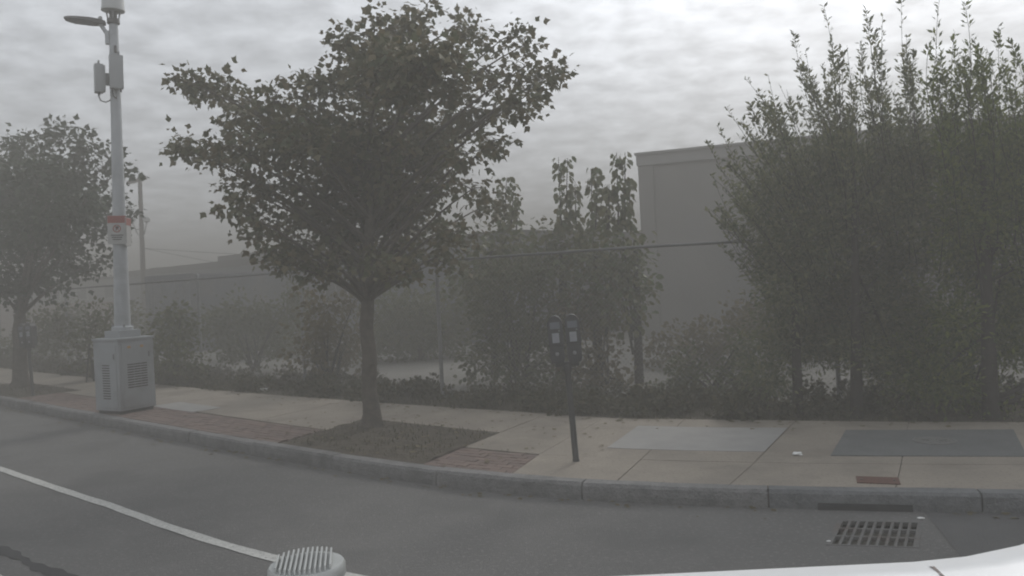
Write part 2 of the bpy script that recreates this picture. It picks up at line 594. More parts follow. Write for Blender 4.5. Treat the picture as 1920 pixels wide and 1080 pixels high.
bounds = [-60 + 1.5 * k for k in range(0, 20)]
bounds = [b for b in bounds if b < -32] + [-32, -30.4, -28.8, -27.2, -25.6, -24, -22.4, -20.8, -19.1, -17.3, -15.4, -13.5,
          -11.9, -10.3, -8.7, -7.1, -5.6, -3.91, -2.6, -1.3, -0.16, 0.9, 1.87, 3.21, 4.7, 6.3, 8, 9.5, 11, 12.5, 14, 16, 18, 20, 24, 28]
for a, b in zip(bounds[:-1], bounds[1:]):
    pit = [p for p in PITS if a >= p[0] - 0.01 and b <= p[1] + 0.01]
    din = pit[0][2] + 0.01 if pit else 1.06
    slab(a, b, din, lambda s: W(s) - 0.002)
    if a >= -0.17:
        slab(a, b, 0.162, 1.05)


def bricks(s0, s1, d0, d1):
    nr = int(round((d1 - d0) / 0.105))
    vs, fs = [], []
    for r_ in range(nr):
        da = d0 + r_ * 0.105
        s = s0 - (0.105 if r_ % 2 else 0)
        while s < s1:
            a, b = max(s, s0) + 0.004, min(s + 0.21, s1) - 0.004
            if b - a > 0.03:
                z = 0.149 + random.uniform(-0.003, 0.003)
                o = len(vs)
                for zz_ in (z, 0.1):
                    vs += [SK(a, da + 0.004, zz_), SK(b, da + 0.004, zz_), SK(b, da + 0.101, zz_), SK(a, da + 0.101, zz_)]
                fs += [(o, o + 1, o + 2, o + 3)] + [(o + k, o + 4 + k, o + 4 + (k + 1) % 4, o + (k + 1) % 4) for k in range(4)]
            s += 0.21
    m = MB().add(vs, fs)
    return m


for (a, b, dmax) in ((-40, -17.3, 1.05), (-13.5, -3.91, 1.05), (-1.3, -0.16, 1.05)):
    tag(bricks(a, b, 0.165, dmax).build('bricks', 'brick', walk), 'reddish brown paving bricks beside the kerb', kind='stuff')

pit_surface = []
for (a, b, d) in PITS:
    m = sheet(a + 0.01, b - 0.01, 0.165, d, 0.133, 0.13, nd=14, S=SK)
    m.v = [(x, y, z + 0.02 + 0.018 * math.sin(9 * x + 4 * y) * math.cos(7 * y) + random.uniform(-.006, .006)) for x, y, z in m.v]
    m.build('tree_pit_soil', 'soil', walk)

# repaired lighter slab, cabinet-side patch, utility vault
strip(0.45, 1.86, 1.54, 2.88, 0.1545, 0.14, 0.3, SK).build('repaired_panel', 'concrete_light', walk)
strip(-9.2, -7.7, 0.98, 1.5, 0.1545, 0.14, 0.3).build('repaired_panel', 'concrete_light', walk)
vault = tag(strip(2.54, 4.30, 1.38, 2.72, 0.158, 0.13, 0.3, SK).build('utility_vault_cover', 'vault_lid', None, origin=S(4.0, 2.0, 0.13)),
            'large flat grey rectangular vault cover set in the sidewalk', 'vault cover')
man = S(4.0, 2.1, 0.158)
mc = empty('manhole_cover', man, 'round pale iron manhole cover on the grey vault cover', 'manhole cover')
MB().lathe([(0.205, 0.0), (0.205, 0.006), (0.185, 0.006), (0.185, 0.003)], n=40).build('rim', 'iron_lid', mc)
MB().lathe([(0.181, 0.0), (0.181, 0.005), (0.14, 0.006), (0.13, 0.004)], n=40).build('lid', 'iron_lid', mc)
for k in range(8):
    q = k * math.pi / 4
    MB().box((0.09 * math.cos(q), 0.09 * math.sin(q), 0.006), (0.07, 0.018, 0.004), q).build('rib', 'iron_lid', mc)
pl = S(3.15, 0.40, 0.152)
hp = empty('service_plate', pl, 'small rusty red iron plate set in the sidewalk near the kerb', 'service plate', rz=heading(3.15) - 0.1)
MB().box((0, 0, 0.002), (0.34, 0.235, 0.006), 0, 0.002).build('lid', 'rust_plate', hp)
for sx in (-1, 1):
    MB().lathe([(0.012, 0.0), (0.012, 0.004), (0.004, 0.005)], (sx * 0.13, 0, 0.005), 10).build('bolt', 'iron', hp)

# ------------------------------------------------------------------ catch basin grate
gs = (GRATE[0] + GRATE[1]) / 2
gd = (GRATE[2] + GRATE[3]) / 2
gl, gw = GRATE[1] - GRATE[0] + 0.04, GRATE[3] - GRATE[2] + 0.0
gr = empty('storm_drain_grate', S(gs, gd, 0.0), 'square iron storm drain grate with three rows of slots in the gutter', 'drain grate', rz=heading(gs))
hx, hy = gl / 2, gw / 2
fr = 0.022
GSH = Matrix(((1, 0.25, 0, 0), (0, 1, 0, 0), (0, 0, 1, 0), (0, 0, 0, 1)))
for c, s_ in (((0, hy - fr / 2, -0.012), (gl, fr, 0.034)), ((0, -hy + fr / 2, -0.012), (gl, fr, 0.034)),
              ((hx - fr / 2, 0, -0.0125), (fr, gw - 2 * fr, 0.033)), ((-hx + fr / 2, 0, -0.0125), (fr, gw - 2 * fr, 0.033))):
    MB().box(c, s_, 0, 0.003).xf(GSH).build('frame', 'iron', gr)
ix, iy = gl - 2 * fr, gw - 2 * fr
for k in range(10):
    xx = -ix / 2 + 0.0095 + (ix - 0.019) * k / 9
    MB().box((xx, 0, -0.011), (0.021, iy, 0.030), 0, 0.003).xf(GSH).build('bar', 'iron', gr)
for k in range(2):
    yy = -iy / 2 + iy * (k + 1) / 3
    MB().box((0, yy, -0.0095), (ix, 0.024, 0.031), 0, 0.003).xf(GSH).build('cross_bar', 'iron', gr)
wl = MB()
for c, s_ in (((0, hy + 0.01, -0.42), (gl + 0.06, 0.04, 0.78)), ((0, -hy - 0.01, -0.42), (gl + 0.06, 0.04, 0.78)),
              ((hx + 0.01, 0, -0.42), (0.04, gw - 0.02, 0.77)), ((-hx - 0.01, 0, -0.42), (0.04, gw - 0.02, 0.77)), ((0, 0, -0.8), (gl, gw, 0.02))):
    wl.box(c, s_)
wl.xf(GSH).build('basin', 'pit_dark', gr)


def litter(p, sz, label, mm='paper'):
    bm = bmesh.new()
    bmesh.ops.create_icosphere(bm, subdivisions=2, radius=1.0)
    for v in bm.verts:
        k = 1 + random.uniform(-0.35, 0.25)
        v.co = Vector((v.co.x * k * sz, v.co.y * k * sz * 0.7, max(v.co.z, -0.4) * k * sz * 0.35))
    m = MB().add([v.co + Vector((0, 0, sz * 0.14)) for v in bm.verts], [[v.index for v in f.verts] for f in bm.faces])
    bm.free()
    o = m.build('litter_scrap', mm)
    o.location = p
    return tag(o, label, 'litter', 'scraps of litter')


litter(S(2.55, 1.41, 0.155), 0.055, 'white paper scrap on the sidewalk between pale panel and vault cover')
litter(S(-9.1, 3.15, 0.15), 0.12, 'white crumpled bag at the back edge of the sidewalk by weeds')
litter(S(2.7, 4.4, 0.15), 0.09, 'white scrap lying by the fence foot beside a dark trunk')
litter(S(3.36, -0.2, 0.0), 0.03, 'tiny pale scrap at the corner of the storm drain grate')
litter(S(2.62, -0.86, 0.004), 0.018, 'tiny pale pebble on the outer corner of the storm drain grate')


# ------------------------------------------------------------------ leaves and litter
def frame_from(axis, up):
    a = axis / np.linalg.norm(axis, axis=1, keepdims=True)
    b = np.cross(a, up)
    b /= np.linalg.norm(b, axis=1, keepdims=True) + 1e-9
    return a, b, np.cross(b, a)


T_BROAD = (np.array([[0, 0, 0], [-.22, .12, .03], [-.5, .42, .02], [-.26, .55, .06], [0, 1, -.08], [.26, .55, .06], [.5, .42, .02], [.22, .12, .03]]),
           np.array([[0, 1, 2], [0, 2, 3], [0, 3, 4], [0, 4, 5], [0, 5, 6], [0, 6, 7]]))
T_LONG = (np.array([[0, 0, 0], [-.2, .45, .05], [0, 1, -.06], [.2, .45, .05]]), np.array([[0, 1, 2], [0, 2, 3]]))
T_OVAL = (np.array([[0, 0, 0], [-.34, .3, .06], [-.3, .68, .03], [0, 1, -.1], [.3, .68, .03], [.34, .3, .06]]),
          np.array([[0, 1, 2], [0, 2, 3], [0, 3, 4], [0, 4, 5]]))


def leaf_mesh(name, P, A, size, tmpl, mat_, parent, origin, upvar=0.8):
    n = len(P)
    up = np.array([0, 0, 1.0]) + rng.normal(0, upvar, (n, 3))
    a, b, c = frame_from(A, up)
    tv, tf = tmpl
    sz = size * rng.uniform(0.45, 1.3, n)
    V = (P[:, None, :] + sz[:, None, None] * (tv[None, :, 0:1] * b[:, None, :] + tv[None, :, 1:2] * a[:, None, :] + tv[None, :, 2:3] * c[:, None, :]))
    F = (tf[None, :, :] + (np.arange(n) * len(tv))[:, None, None]).reshape(-1, 3)
    return fast_mesh(name, V.reshape(-1, 3), 3, F, mat_, parent, origin)


def lobe_leaves(lobes, clumps_per_m3, leaves, spread, droop=0.4, shell=0.5):
    """lobes: (centre, rx, ry, rz). Returns leaf positions, axes and clump centres."""
    PP, AA, CC = [], [], []
    for (c, rx, ry, rz) in lobes:
        vol = 4.19 * rx * ry * rz
        m = max(3, int(vol * clumps_per_m3))
        dirs = rng.normal(0, 1, (m, 3))
        dirs /= np.linalg.norm(dirs, axis=1, keepdims=True)
        rr = rng.uniform(0, 1, m) ** shell
        cc = np.array(c) + dirs * rr[:, None] * np.array([rx, ry, rz])
        CC.append((c, cc))
        k = np.repeat(np.arange(m), leaves)
        off = rng.normal(0, spread, (len(k), 3)) * np.array([1, 1, 0.75])
        PP.append(cc[k] + off)
        ax = off / (np.linalg.norm(off, axis=1, keepdims=True) + 1e-6) + 0.5 * dirs[k] + rng.normal(0, .5, off.shape)
        ax[:, 2] -= droop
        AA.append(ax)
    return np.concatenate(PP), np.concatenate(AA), CC


def bez(p0, p1, p2, n):
    return [p0 * (1 - t) ** 2 + p1 * 2 * t * (1 - t) + p2 * t * t for t in [i / n for i in range(n + 1)]]


def street_tree(name, label, base, trunk_px, split, trunk_r, lobes_px, depth, depth_r, cx, cy, rx, ry, leaf_mat, bark_m, clumps, leaves, leaf, spread, extra=0, group='street trees along the kerb', xs=1.0):
    """lobes given as bearings with half sizes, set at their own distances in a round crown."""
    t = empty(name, base, label, 'tree', group)
    lobes = []
    for (px, py, a, b) in lobes_px:
        px = cx + (px - cx) * xs
        k = max(0.0, 1 - ((px - cx) / rx) ** 2 - ((py - cy) / ry) ** 2) ** 0.5
        y = depth + depth_r * k * random.uniform(-0.95, 0.95)
        c = at(px, py, y)
        sc = y / FPX
        lobes.append((c, a * sc * 0.88, (a + b) / 2 * sc, b * sc * 0.88))
    for _ in range(extra):
        q = random.uniform(0, 6.28)
        r_ = random.uniform(0.05, 0.5)
        px, py = cx + rx * r_ * math.cos(q), cy + ry * r_ * math.sin(q)
        y = depth + depth_r * math.sqrt(1 - r_ * r_) * random.choice((-1, 1)) * random.uniform(0.5, 1)
        lobes.append((at(px, py, y), 0.5, 0.5, 0.42))
    P, A, CC = lobe_leaves(lobes, clumps, leaves, spread)
    leaf_mesh('crown', P, A, leaf, T_BROAD, leaf_mat, t, base)
    tm_ = MB()
    top = Vector(split)
    b0 = Vector(base)
    n = 12
    pts = [b0.lerp(top, i / n) + Vector((0.015 * math.sin(i * 1.3), 0.015 * math.cos(i * 1.7), 0)) * (i > 0) for i in range(n + 1)]
    rr = [trunk_r * (1.0 + 0.45 * math.exp(-i * 1.1) - 0.018 * i) for i in range(n + 1)]
    tm_.tube(pts, rr, 14)
    tm_.build('trunk', bark_m, t, base, True)
    limbs = MB()
    # a central leader carries the limbs
    lead = at(cx, cy - ry * 0.6, depth)
    lpts = bez(top, top.lerp(lead, 0.5) + Vector((0.08, 0.1, 0)), lead, 10)
    limbs.tube(lpts, [trunk_r * (0.78 - 0.068 * i) for i in range(11)], 8, False)
    for (c, a, b, h), (_, cc) in zip(lobes, CC):
        hor = math.hypot(c.x - top.x, c.y - top.y)
        zst = min(max(c.z - 0.55 * hor - random.uniform(0.1, 0.5), top.z - 0.15), lead.z - 0.3)
        start = top.copy() if zst <= top.z else min(lpts, key=lambda q: abs(q.z - zst)).copy()
        start += Vector((random.uniform(-.04, .04), random.uniform(-.04, .04), min(0, zst - top.z)))
        mid = start.lerp(c, 0.5) + Vector((random.uniform(-.12, .12), random.uniform(-.12, .12), 0.05 + 0.08 * (c - start).length))
        L_ = (c - start).length
        r0 = min(trunk_r * 0.3, 0.012 + 0.011 * L_)
        limbs.tube(bez(start, mid, Vector(c), 7), [r0 * (1 - 0.115 * i) for i in range(8)], 6, False)
        for q in cc[:: max(1, len(cc) // 12)]:
            q = Vector(q)
            limbs.tube(bez(Vector(c), Vector(c).lerp(q, 0.5) + Vector((0, 0, 0.04)), q, 3), [0.009, 0.007, 0.005, 0.003], 4, False)
    limbs.build('limbs', bark_m, t, base, True)
    return t


MAIN_LOBES = [(795, 28, 45, 34), (770, 70, 60, 40), (700, 70, 75, 42), (640, 95, 45, 42), (880, 45, 40, 26), (905, 60, 42, 40), (960, 75, 45, 32), (1005, 85, 30, 24),
              (1010, 125, 36, 24), (800, 130, 105, 70), (700, 150, 90, 60), (610, 150, 55, 45), (930, 130, 50, 40), (985, 195, 60, 38), (900, 205, 60, 48), (1020, 175, 26, 32),
              (560, 190, 55, 42), (500, 190, 60, 34), (440, 190, 50, 34), (420, 225, 46, 36), (395, 275, 40, 32), (365, 300, 22, 24), (450, 290, 66, 46), (560, 270, 85, 60),
              (680, 260, 100, 75), (810, 260, 100, 75), (890, 290, 55, 36), (945, 265, 26, 20), (430, 345, 34, 34), (425, 395, 28, 26), (500, 350, 64, 44), (600, 370, 85, 56), (720, 380, 90, 56),
              (830, 360, 66, 44), (900, 355, 50, 26), (930, 385, 40, 24), (490, 415, 44, 32), (470, 440, 30, 18), (560, 450, 60, 34), (650, 470, 80, 38), (750, 470, 70, 38), (830, 440, 50, 36), (690, 505, 60, 22), (610, 495, 46, 20), (770, 505, 46, 18), (500, 470, 34, 18), (560, 400, 60, 40), (660, 425, 70, 40), (780, 430, 70, 36), (850, 475, 44, 26), (470, 370, 34, 30), (730, 320, 80, 50), (530, 500, 34, 12), (600, 505, 60, 26), (680, 522, 60, 22), (750, 512, 54, 24), (540, 478, 44, 26), (835, 490, 40, 22), (880, 430, 40, 30),
              (360, 178, 16, 13), (345, 158, 12, 7), (316, 152, 6, 6), (330, 280, 26, 10), (308, 275, 8, 6), (1075, 130, 6, 6), (1045, 150, 14, 12), (400, 160, 12, 10)]
bm_ = S(-3.73, 1.5, 0.16)
mt_split = at(686, 545, bm_.y)
street_tree('street_tree', 'large broad leafed street tree growing in the soil pit', tuple(bm_), None, mt_split, 0.112, MAIN_LOBES, 11.15, 2.1,
            690, 270, 380, 290, 'leaf_street', 'bark', 56, 32, 0.1, 0.105, extra=8, xs=0.925)
bl_ = S(-16.06, 1.01, 0.16)
LEFT_LOBES = [(110, 262, 50, 26), (60, 285, 60, 34), (165, 275, 46, 30), (10, 310, 60, 40), (195, 315, 40, 38), (-50, 340, 60, 50), (100, 330, 80, 52), (30, 370, 80, 56), (160, 380, 70, 56),
              (-70, 420, 70, 60), (90, 430, 90, 60), (190, 430, 36, 36), (10, 460, 80, 52), (190, 485, 40, 22), (120, 490, 70, 36), (50, 520, 70, 38), (-20, 530, 60, 34), (-80, 500, 60, 40), (90, 545, 44, 22), (0, 555, 40, 20),
              (232, 318, 10, 22), (238, 388, 12, 14), (105, 240, 14, 12), (160, 505, 40, 12), (-110, 400, 60, 60)]
street_tree('street_tree', 'dense dark street tree beside the parking meter at the left edge', tuple(bl_), None, at(36, 588, bl_.y), 0.16, LEFT_LOBES, bl_.y, 2.6,
            75, 400, 190, 175, 'leaf_corner', 'bark', 24, 26, 0.13, 0.16, extra=10)


# ------------------------------------------------------------------ shrubs by the fence, far right: upright leafy shoots
SHOOT_TIPS = [(1325, 265), (1345, 235), (1360, 200), (1398, 148), (1420, 165), (1440, 140), (1488, 62), (1510, 95), (1545, 12), (1560, 70), (1575, 90), (1622, 12), (1640, 60), (1655, 30), (1690, 2), (1700, 70), (1715, 95),
              (1762, -8), (1790, 60), (1808, 2), (1826, 70), (1850, 90), (1872, 48), (1890, 70), (1908, 100), (1935, 40), (1970, 20), (2010, 60), (2050, 40)]
ENV_X = [1325, 1360, 1400, 1440, 1490, 1545, 1600, 1690, 1765, 1810, 1870, 1910, 1980, 2080]
ENV_Y = [275, 225, 185, 160, 100, 80, 70, 60, 60, 65, 95, 120, 70, 90]
BODY = [(1440, 360, 40, 36), (1450, 420, 46, 60), (1455, 520, 50, 90), (1520, 345, 70, 44), (1515, 440, 80, 80), (1500, 560, 70, 90), (1470, 640, 44, 60), (1600, 315, 70, 46), (1610, 400, 90, 76), (1600, 500, 90, 80), (1590, 610, 80, 66),
        (1700, 300, 70, 46), (1720, 385, 90, 76), (1710, 490, 90, 80), (1700, 600, 80, 70), (1740, 680, 70, 60), (1790, 720, 50, 40), (1800, 300, 60, 46), (1810, 385, 80, 76), (1800, 490, 56, 80), (1790, 610, 46, 70), (1890, 300, 60, 46), (1905, 380, 70, 70),
        (1925, 470, 50, 60), (1990, 330, 90, 110), (2000, 500, 70, 90), (1905, 560, 30, 36), (1890, 765, 34, 22), (1830, 770, 26, 18), (1700, 650, 60, 50), (2020, 640, 60, 60), (1530, 640, 60, 44), (1630, 650, 60, 40), (1690, 690, 60, 50), (1750, 730, 70, 34), (1825, 690, 40, 60), (1560, 560, 70, 60), (1660, 570, 60, 60), (1850, 560, 44, 70), (1930, 560, 60, 60), (1880, 640, 50, 50), (1960, 640, 60, 60), (1840, 450, 60, 60), (1660, 690, 50, 40), (1450, 700, 40, 50)]
SHRUBS = [('tall leafy shrub with slender dark stem overgrowing the fence next to grey building', 1497, 778, 1200, 1560),
          ('tall leafy shrub with dark stem beside the thin metal fence post', 1605, 782, 1560, 1735),
          ('tall dark leafy shrub with thick stem at the right edge', 1858, 785, 1735, 2300)]
for (label, bx, by_, x0, x1) in SHRUBS:
    sidx = {1497: 2.72, 1605: 3.45, 1858: 4.95}[bx]
    sd_ = {1497: 3.79, 1605: 3.61, 1858: 3.44}[bx]
    b0 = S(sidx, sd_, 0.13)
    t = empty('tall_shrub', b0, label, 'shrub', 'tall shrubs overgrowing the fence')
    lob = []
    for (px, py, a, b) in BODY:
        if x0 <= px < x1:
            for _k in range(2):
                y = b0.y + random.uniform(-0.1, 1.5) if py < 560 else b0.y + random.uniform(0.1, 1.1)
                c = at(px + random.uniform(-15, 15), py + random.uniform(-15, 15), y)
                lob.append((c, a * y / FPX, 0.42, b * y / FPX))
    P, A, CC = lobe_leaves(lob, 125, 24, 0.12, droop=0.1, shell=0.6)
    stems = MB()
    PS, AS = [P], [A]
    tips = [(p, 1.0) for p in SHOOT_TIPS if x0 <= p[0] < x1]
    for _k in range(int((min(x1, 2080) - max(x0, 1325)) / 2.2)):
        px = random.uniform(max(x0, 1325), min(x1, 2080))
        tips.append(((px, float(np.interp(px, ENV_X, ENV_Y)) + random.uniform(10, 230)), 0.8))
    for (tip, wgt) in tips:
        y = b0.y + random.uniform(-0.2, 1.6)
        ln = random.uniform(190, 300) * wgt
        p2 = at(tip[0], tip[1], y)
        ln *= 0.75 if tip[0] < 1440 else 1.0
        p0 = at(tip[0] + random.uniform(-8, 30) + 110 * max(0, 1 - (tip[0] - 1320) / 260) + 12, tip[1] + ln, y + random.uniform(-0.2, 0.2))
        pts = bez(p0, p0.lerp(p2, 0.5) + Vector((random.uniform(-.16, .16), random.uniform(-.16, .16), 0)), p2, 8)
        stems.tube(pts, [0.006 - 0.0005 * i for i in range(9)], 4, False)
        L_ = (p2 - p0).length
        nl = int(L_ / 0.0085)
        u = np.clip(np.round(rng.uniform(0.0, 1.0, nl) * L_ / 0.055) * 0.055 / L_ + rng.normal(0, 0.006, nl), 0, 1)
        u = u[rng.uniform(0, 1, nl) < 0.55 + 0.45 * np.sin(u * random.uniform(5, 14) + random.uniform(0, 6))]
        nl = len(u)
        arr = np.array([tuple(q) for q in pts])
        idx = u * 8
        i0 = np.clip(idx.astype(int), 0, 7)
        fr_ = (idx - i0)[:, None]
        pos = arr[i0] * (1 - fr_) + arr[i0 + 1] * fr_
        q = rng.uniform(0, 6.283, nl)
        ax = np.stack([np.cos(q), np.sin(q), rng.uniform(0.5, 1.5, nl)], 1)
        side = (1 - u)[:, None] * 0.17 * rng.uniform(0, 1, (nl, 1))
        PS.append(pos + ax * side)
        AS.append(ax + rng.normal(0, .2, ax.shape))
    P, A = np.concatenate(PS), np.concatenate(AS)
    leaf_mesh('crown', P, A, 0.078, T_LONG, 'leaf_edge' if bx == 1858 else 'leaf_willow', t, b0)
    # main stems
    r0 = {1497: 0.062, 1605: 0.07, 1858: 0.085}[bx]
    topc = {1497: at(1482, 330, b0.y + 0.3), 1605: at(1600, 300, b0.y + 0.3), 1858: at(1842, 300, b0.y + 0.2)}[bx]
    pts = bez(b0, b0.lerp(topc, 0.5) + Vector((0.03, 0.05, 0)), topc, 10)
    stems.tube(pts, [r0 * (1.15 - 0.085 * i) for i in range(11)], 10, False)
    for (c, a, b, h) in lob[::3]:
        u = random.uniform(0.25, 0.8)
        st = b0.lerp(topc, u)
        stems.tube(bez(st, st.lerp(c, 0.5) + Vector((0, 0, 0.15)), c, 5), [0.02, 0.017, 0.014, 0.011, 0.008, 0.005], 5, False)
    if bx == 1858:
        for (px, py) in ((1990, 670), (1960, 720), (2010, 740)):
            c = at(px, py, b0.y + 0.3)
            stems.tube(bez(b0 + Vector((0, 0, 0.25)), b0.lerp(c, 0.5) + Vector((0, 0, -0.02)), c, 5), [0.035, 0.03, 0.025, 0.02, 0.016, 0.01], 6, False)
    stems.build('stem', 'bark_dark', t, b0, True)


# ------------------------------------------------------------------ bushes and saplings behind the fence
def bush(label, boxes, y, leaf_mat, leaf=0.10, clumps=46, leaves=26, spread=0.14, tmpl=T_OVAL, cat='bush', name='bush', dy=0.6, group='bushes behind the fence'):
    px = sum(b[0] for b in boxes) / len(boxes)
    base = at(px, 700, y)
    base.z = 0.11
    t = empty(name, base, label, cat, group)
    lob = []
    for (x, yy, a, b) in boxes:
        d = y + random.uniform(-dy, dy)
        lob.append((at(x, yy, d), a * d / FPX, max(0.35, 0.5 * (a + b) * d / FPX), b * d / FPX))
    P, A, CC = lobe_leaves(lob, clumps, leaves, spread, droop=0.15, shell=0.55)
    keep = P[:, 2] > 0.12
    leaf_mesh('foliage', P[keep], A[keep], leaf, tmpl, leaf_mat, t, base)
    m = MB()
    for (c, a, b, h) in lob:
        for k in range(2):
            s0 = base + Vector((random.uniform(-.15, .15), random.uniform(-.15, .15), 0))
            e = Vector(c) + Vector((random.uniform(-a, a) * .5, random.uniform(-b, b) * .4, random.uniform(0, h) * .7))
            m.tube(bez(s0, s0.lerp(e, 0.4) + Vector((0, 0, 0.3)), e, 6), [0.022, 0.019, 0.016, 0.013, 0.01, 0.007, 0.004], 5, False)
    m.build('stem', 'bark_dark', t, base, True)
    return t


bush('dark bush standing behind the grey equipment cabinet', [(180, 620, 34, 50), (195, 670, 26, 40), (160, 660, 20, 36)], 19.5, 'leaf_shrub')
bush('olive green bush between the grey cabinet and a fence post', [(325, 620, 50, 46), (300, 670, 44, 40), (350, 680, 40, 36), (330, 585, 30, 22)], 18.3, 'leaf_shrub')
bush('low dark bush in the yard below the long blue grey building', [(430, 615, 44, 36), (500, 635, 54, 34), (460, 650, 50, 24), (545, 640, 36, 34)], 24.5, 'leaf_shrub', leaf=0.13, clumps=26, spread=0.2)
bush('brownish bush close to the large tree trunk', [(600, 590, 44, 46), (580, 650, 40, 46), (640, 640, 46, 50), (610, 700, 44, 30), (660, 580, 30, 40)], 16.0, 'leaf_brown')
bush('wide olive bush behind the large tree trunk', [(740, 590, 60, 50), (800, 600, 60, 50), (770, 640, 70, 40), (850, 620, 46, 50), (720, 650, 46, 36), (870, 560, 40, 40)], 21.5, 'leaf_shrub', leaf=0.13, clumps=26, spread=0.2)
bush('big olive bush directly behind the nearer parking meter', [(930, 580, 56, 60), (960, 650, 60, 60), (900, 670, 36, 50), (1010, 600, 56, 60), (1040, 680, 60, 50), (980, 720, 60, 26), (1000, 530, 46, 46), (940, 520, 36, 36)], 14.9, 'leaf_shrub')
bush('olive bush between the nearer meter and the tall shrubs', [(1100, 600, 50, 60), (1130, 680, 46, 56), (1090, 710, 44, 40), (1150, 560, 36, 46), (1160, 730, 40, 26)], 14.6, 'leaf_brown')
bush('low weedy bush at the fence foot left of the tall shrubs', [(1250, 735, 46, 34), (1310, 730, 50, 40), (1370, 720, 46, 46), (1430, 720, 46, 50), (1400, 650, 34, 44), (1290, 690, 40, 34)], 12.8, 'leaf_shrub', leaf=0.07, clumps=110, spread=0.1)
bush('hazy bush in front of the tall grey building wall', [(1240, 660, 44, 44), (1300, 650, 50, 50), (1360, 640, 46, 56), (1410, 600, 40, 60), (1330, 690, 70, 24)], 16.8, 'leaf_brown', leaf=0.11, clumps=34)
bush('dark scrub between a fence post and the brownish bush', [(410, 610, 40, 44), (455, 590, 44, 40), (510, 600, 46, 46), (550, 570, 36, 40), (440, 655, 50, 22), (520, 655, 46, 22)], 20.5, 'leaf_shrub', leaf=0.1, clumps=40, spread=0.15)
bush('dark scrub behind the fence between left street tree and cabinet', [(90, 610, 36, 36), (130, 600, 36, 40), (110, 650, 44, 20), (230, 600, 40, 36), (250, 650, 30, 36)], 23.5, 'leaf_shrub', leaf=0.11, clumps=34, spread=0.16)
bush('low dark bush under the dense left tree', [(60, 640, 44, 30), (20, 650, 40, 26), (110, 640, 40, 30)], 27.0, 'leaf_shrub', leaf=0.14, clumps=22, spread=0.2)
bush('dark hedge bush deep in the yard behind the tall shrubs', [(1480, 640, 60, 50), (1560, 640, 60, 50), (1640, 640, 60, 50), (1720, 630, 70, 60), (1800, 620, 70, 70), (1890, 610, 70, 70)], 17.5, 'leaf_shrub', leaf=0.13, clumps=26, spread=0.2, dy=0.8)


def spire(label, tops, body, y, stem_x, stem_y):
    """young tree whose shoots rise as leafy columns."""
    base = at(stem_x, stem_y, y)
    base.z = 0.11
    t = empty('young_tree', base, label, 'tree', 'young trees behind the fence')
    PP, AA = [], []
    m = MB()
    for (px, py, ybot) in tops:
        d = y + random.uniform(-.25, .25)
        p2, p0 = at(px, py, d), at(px + random.uniform(-6, 6), ybot, d)
        m.tube(bez(p0, p0.lerp(p2, .5), p2, 6), [0.018, 0.016, 0.014, 0.012, 0.01, 0.008, 0.005], 5, False)
        n = int((p2 - p0).length / 0.016)
        u = rng.uniform(0, 1, n)
        q = rng.uniform(0, 6.283, n)
        pos = np.array(p0)[None, :] * (1 - u)[:, None] + np.array(p2)[None, :] * u[:, None]
        ax = np.stack([np.cos(q), np.sin(q), np.full(n, -0.5)], 1)
        PP.append(pos + ax * np.array([0.07, 0.07, -0.05]) * rng.uniform(0.3, 1.2, (n, 1)))
        AA.append(ax + np.array([0, 0, -0.7]))
    lob = []
    for (x, yy, a, b) in body:
        d = y + random.uniform(-.5, .5)
        c = at(x, yy, d)
        c.z -= 0.45
        lob.append((c, a * d / FPX, 0.5, b * d / FPX))
        st = base.lerp(c, 0.35)
        m.tube(bez(st, st.lerp(c, .5), c, 5), [0.03, 0.025, 0.02, 0.016, 0.012, 0.008], 5, False)
    P, A, _ = lobe_leaves(lob, 34, 24, 0.17, droop=0.6)
    PP.append(P)
    AA.append(A)
    leaf_mesh('crown', np.concatenate(PP), np.concatenate(AA), 0.13, T_OVAL, 'leaf_sapling', t, base)
    top = at(stem_x - 8, 470, y)
    m.tube([base, base.lerp(top, .3), base.lerp(top, .65), top], [0.085, 0.075, 0.065, 0.04], 10)
    m.build('trunk', 'bark_dark', t, base, True)
    return t


spire('young tree with a single leafy column nearest the large tree', [(1047, 295, 430), (1064, 296, 430), (1078, 340, 430)], [(1020, 400, 40, 24), (1060, 430, 50, 40), (1010, 460, 46, 40)], 15.8, 1060, 740)
spire('young tree with a short split leafy column between two taller ones', [(1108, 316, 430), (1120, 314, 430), (1135, 356, 430)], [(1110, 400, 36, 26), (1115, 450, 50, 44), (1100, 520, 56, 50)], 15.2, 1125, 740)
spire('young tree with two leafy tips beside the grey building corner', [(1156, 286, 430), (1172, 286, 430), (1182, 340, 430), (1142, 345, 430)], [(1165, 390, 30, 26), (1160, 440, 36, 46), (1165, 510, 40, 56), (1190, 470, 20, 50)], 14.6, 1200, 748)
spire('thin young tree showing against the large tree crown edge', [(935, 345, 430), (950, 332, 430), (964, 345, 430), (972, 372, 440)], [(940, 410, 40, 30), (920, 450, 60, 40), (960, 470, 40, 50), (890, 490, 50, 40)], 16.6, 930, 735)

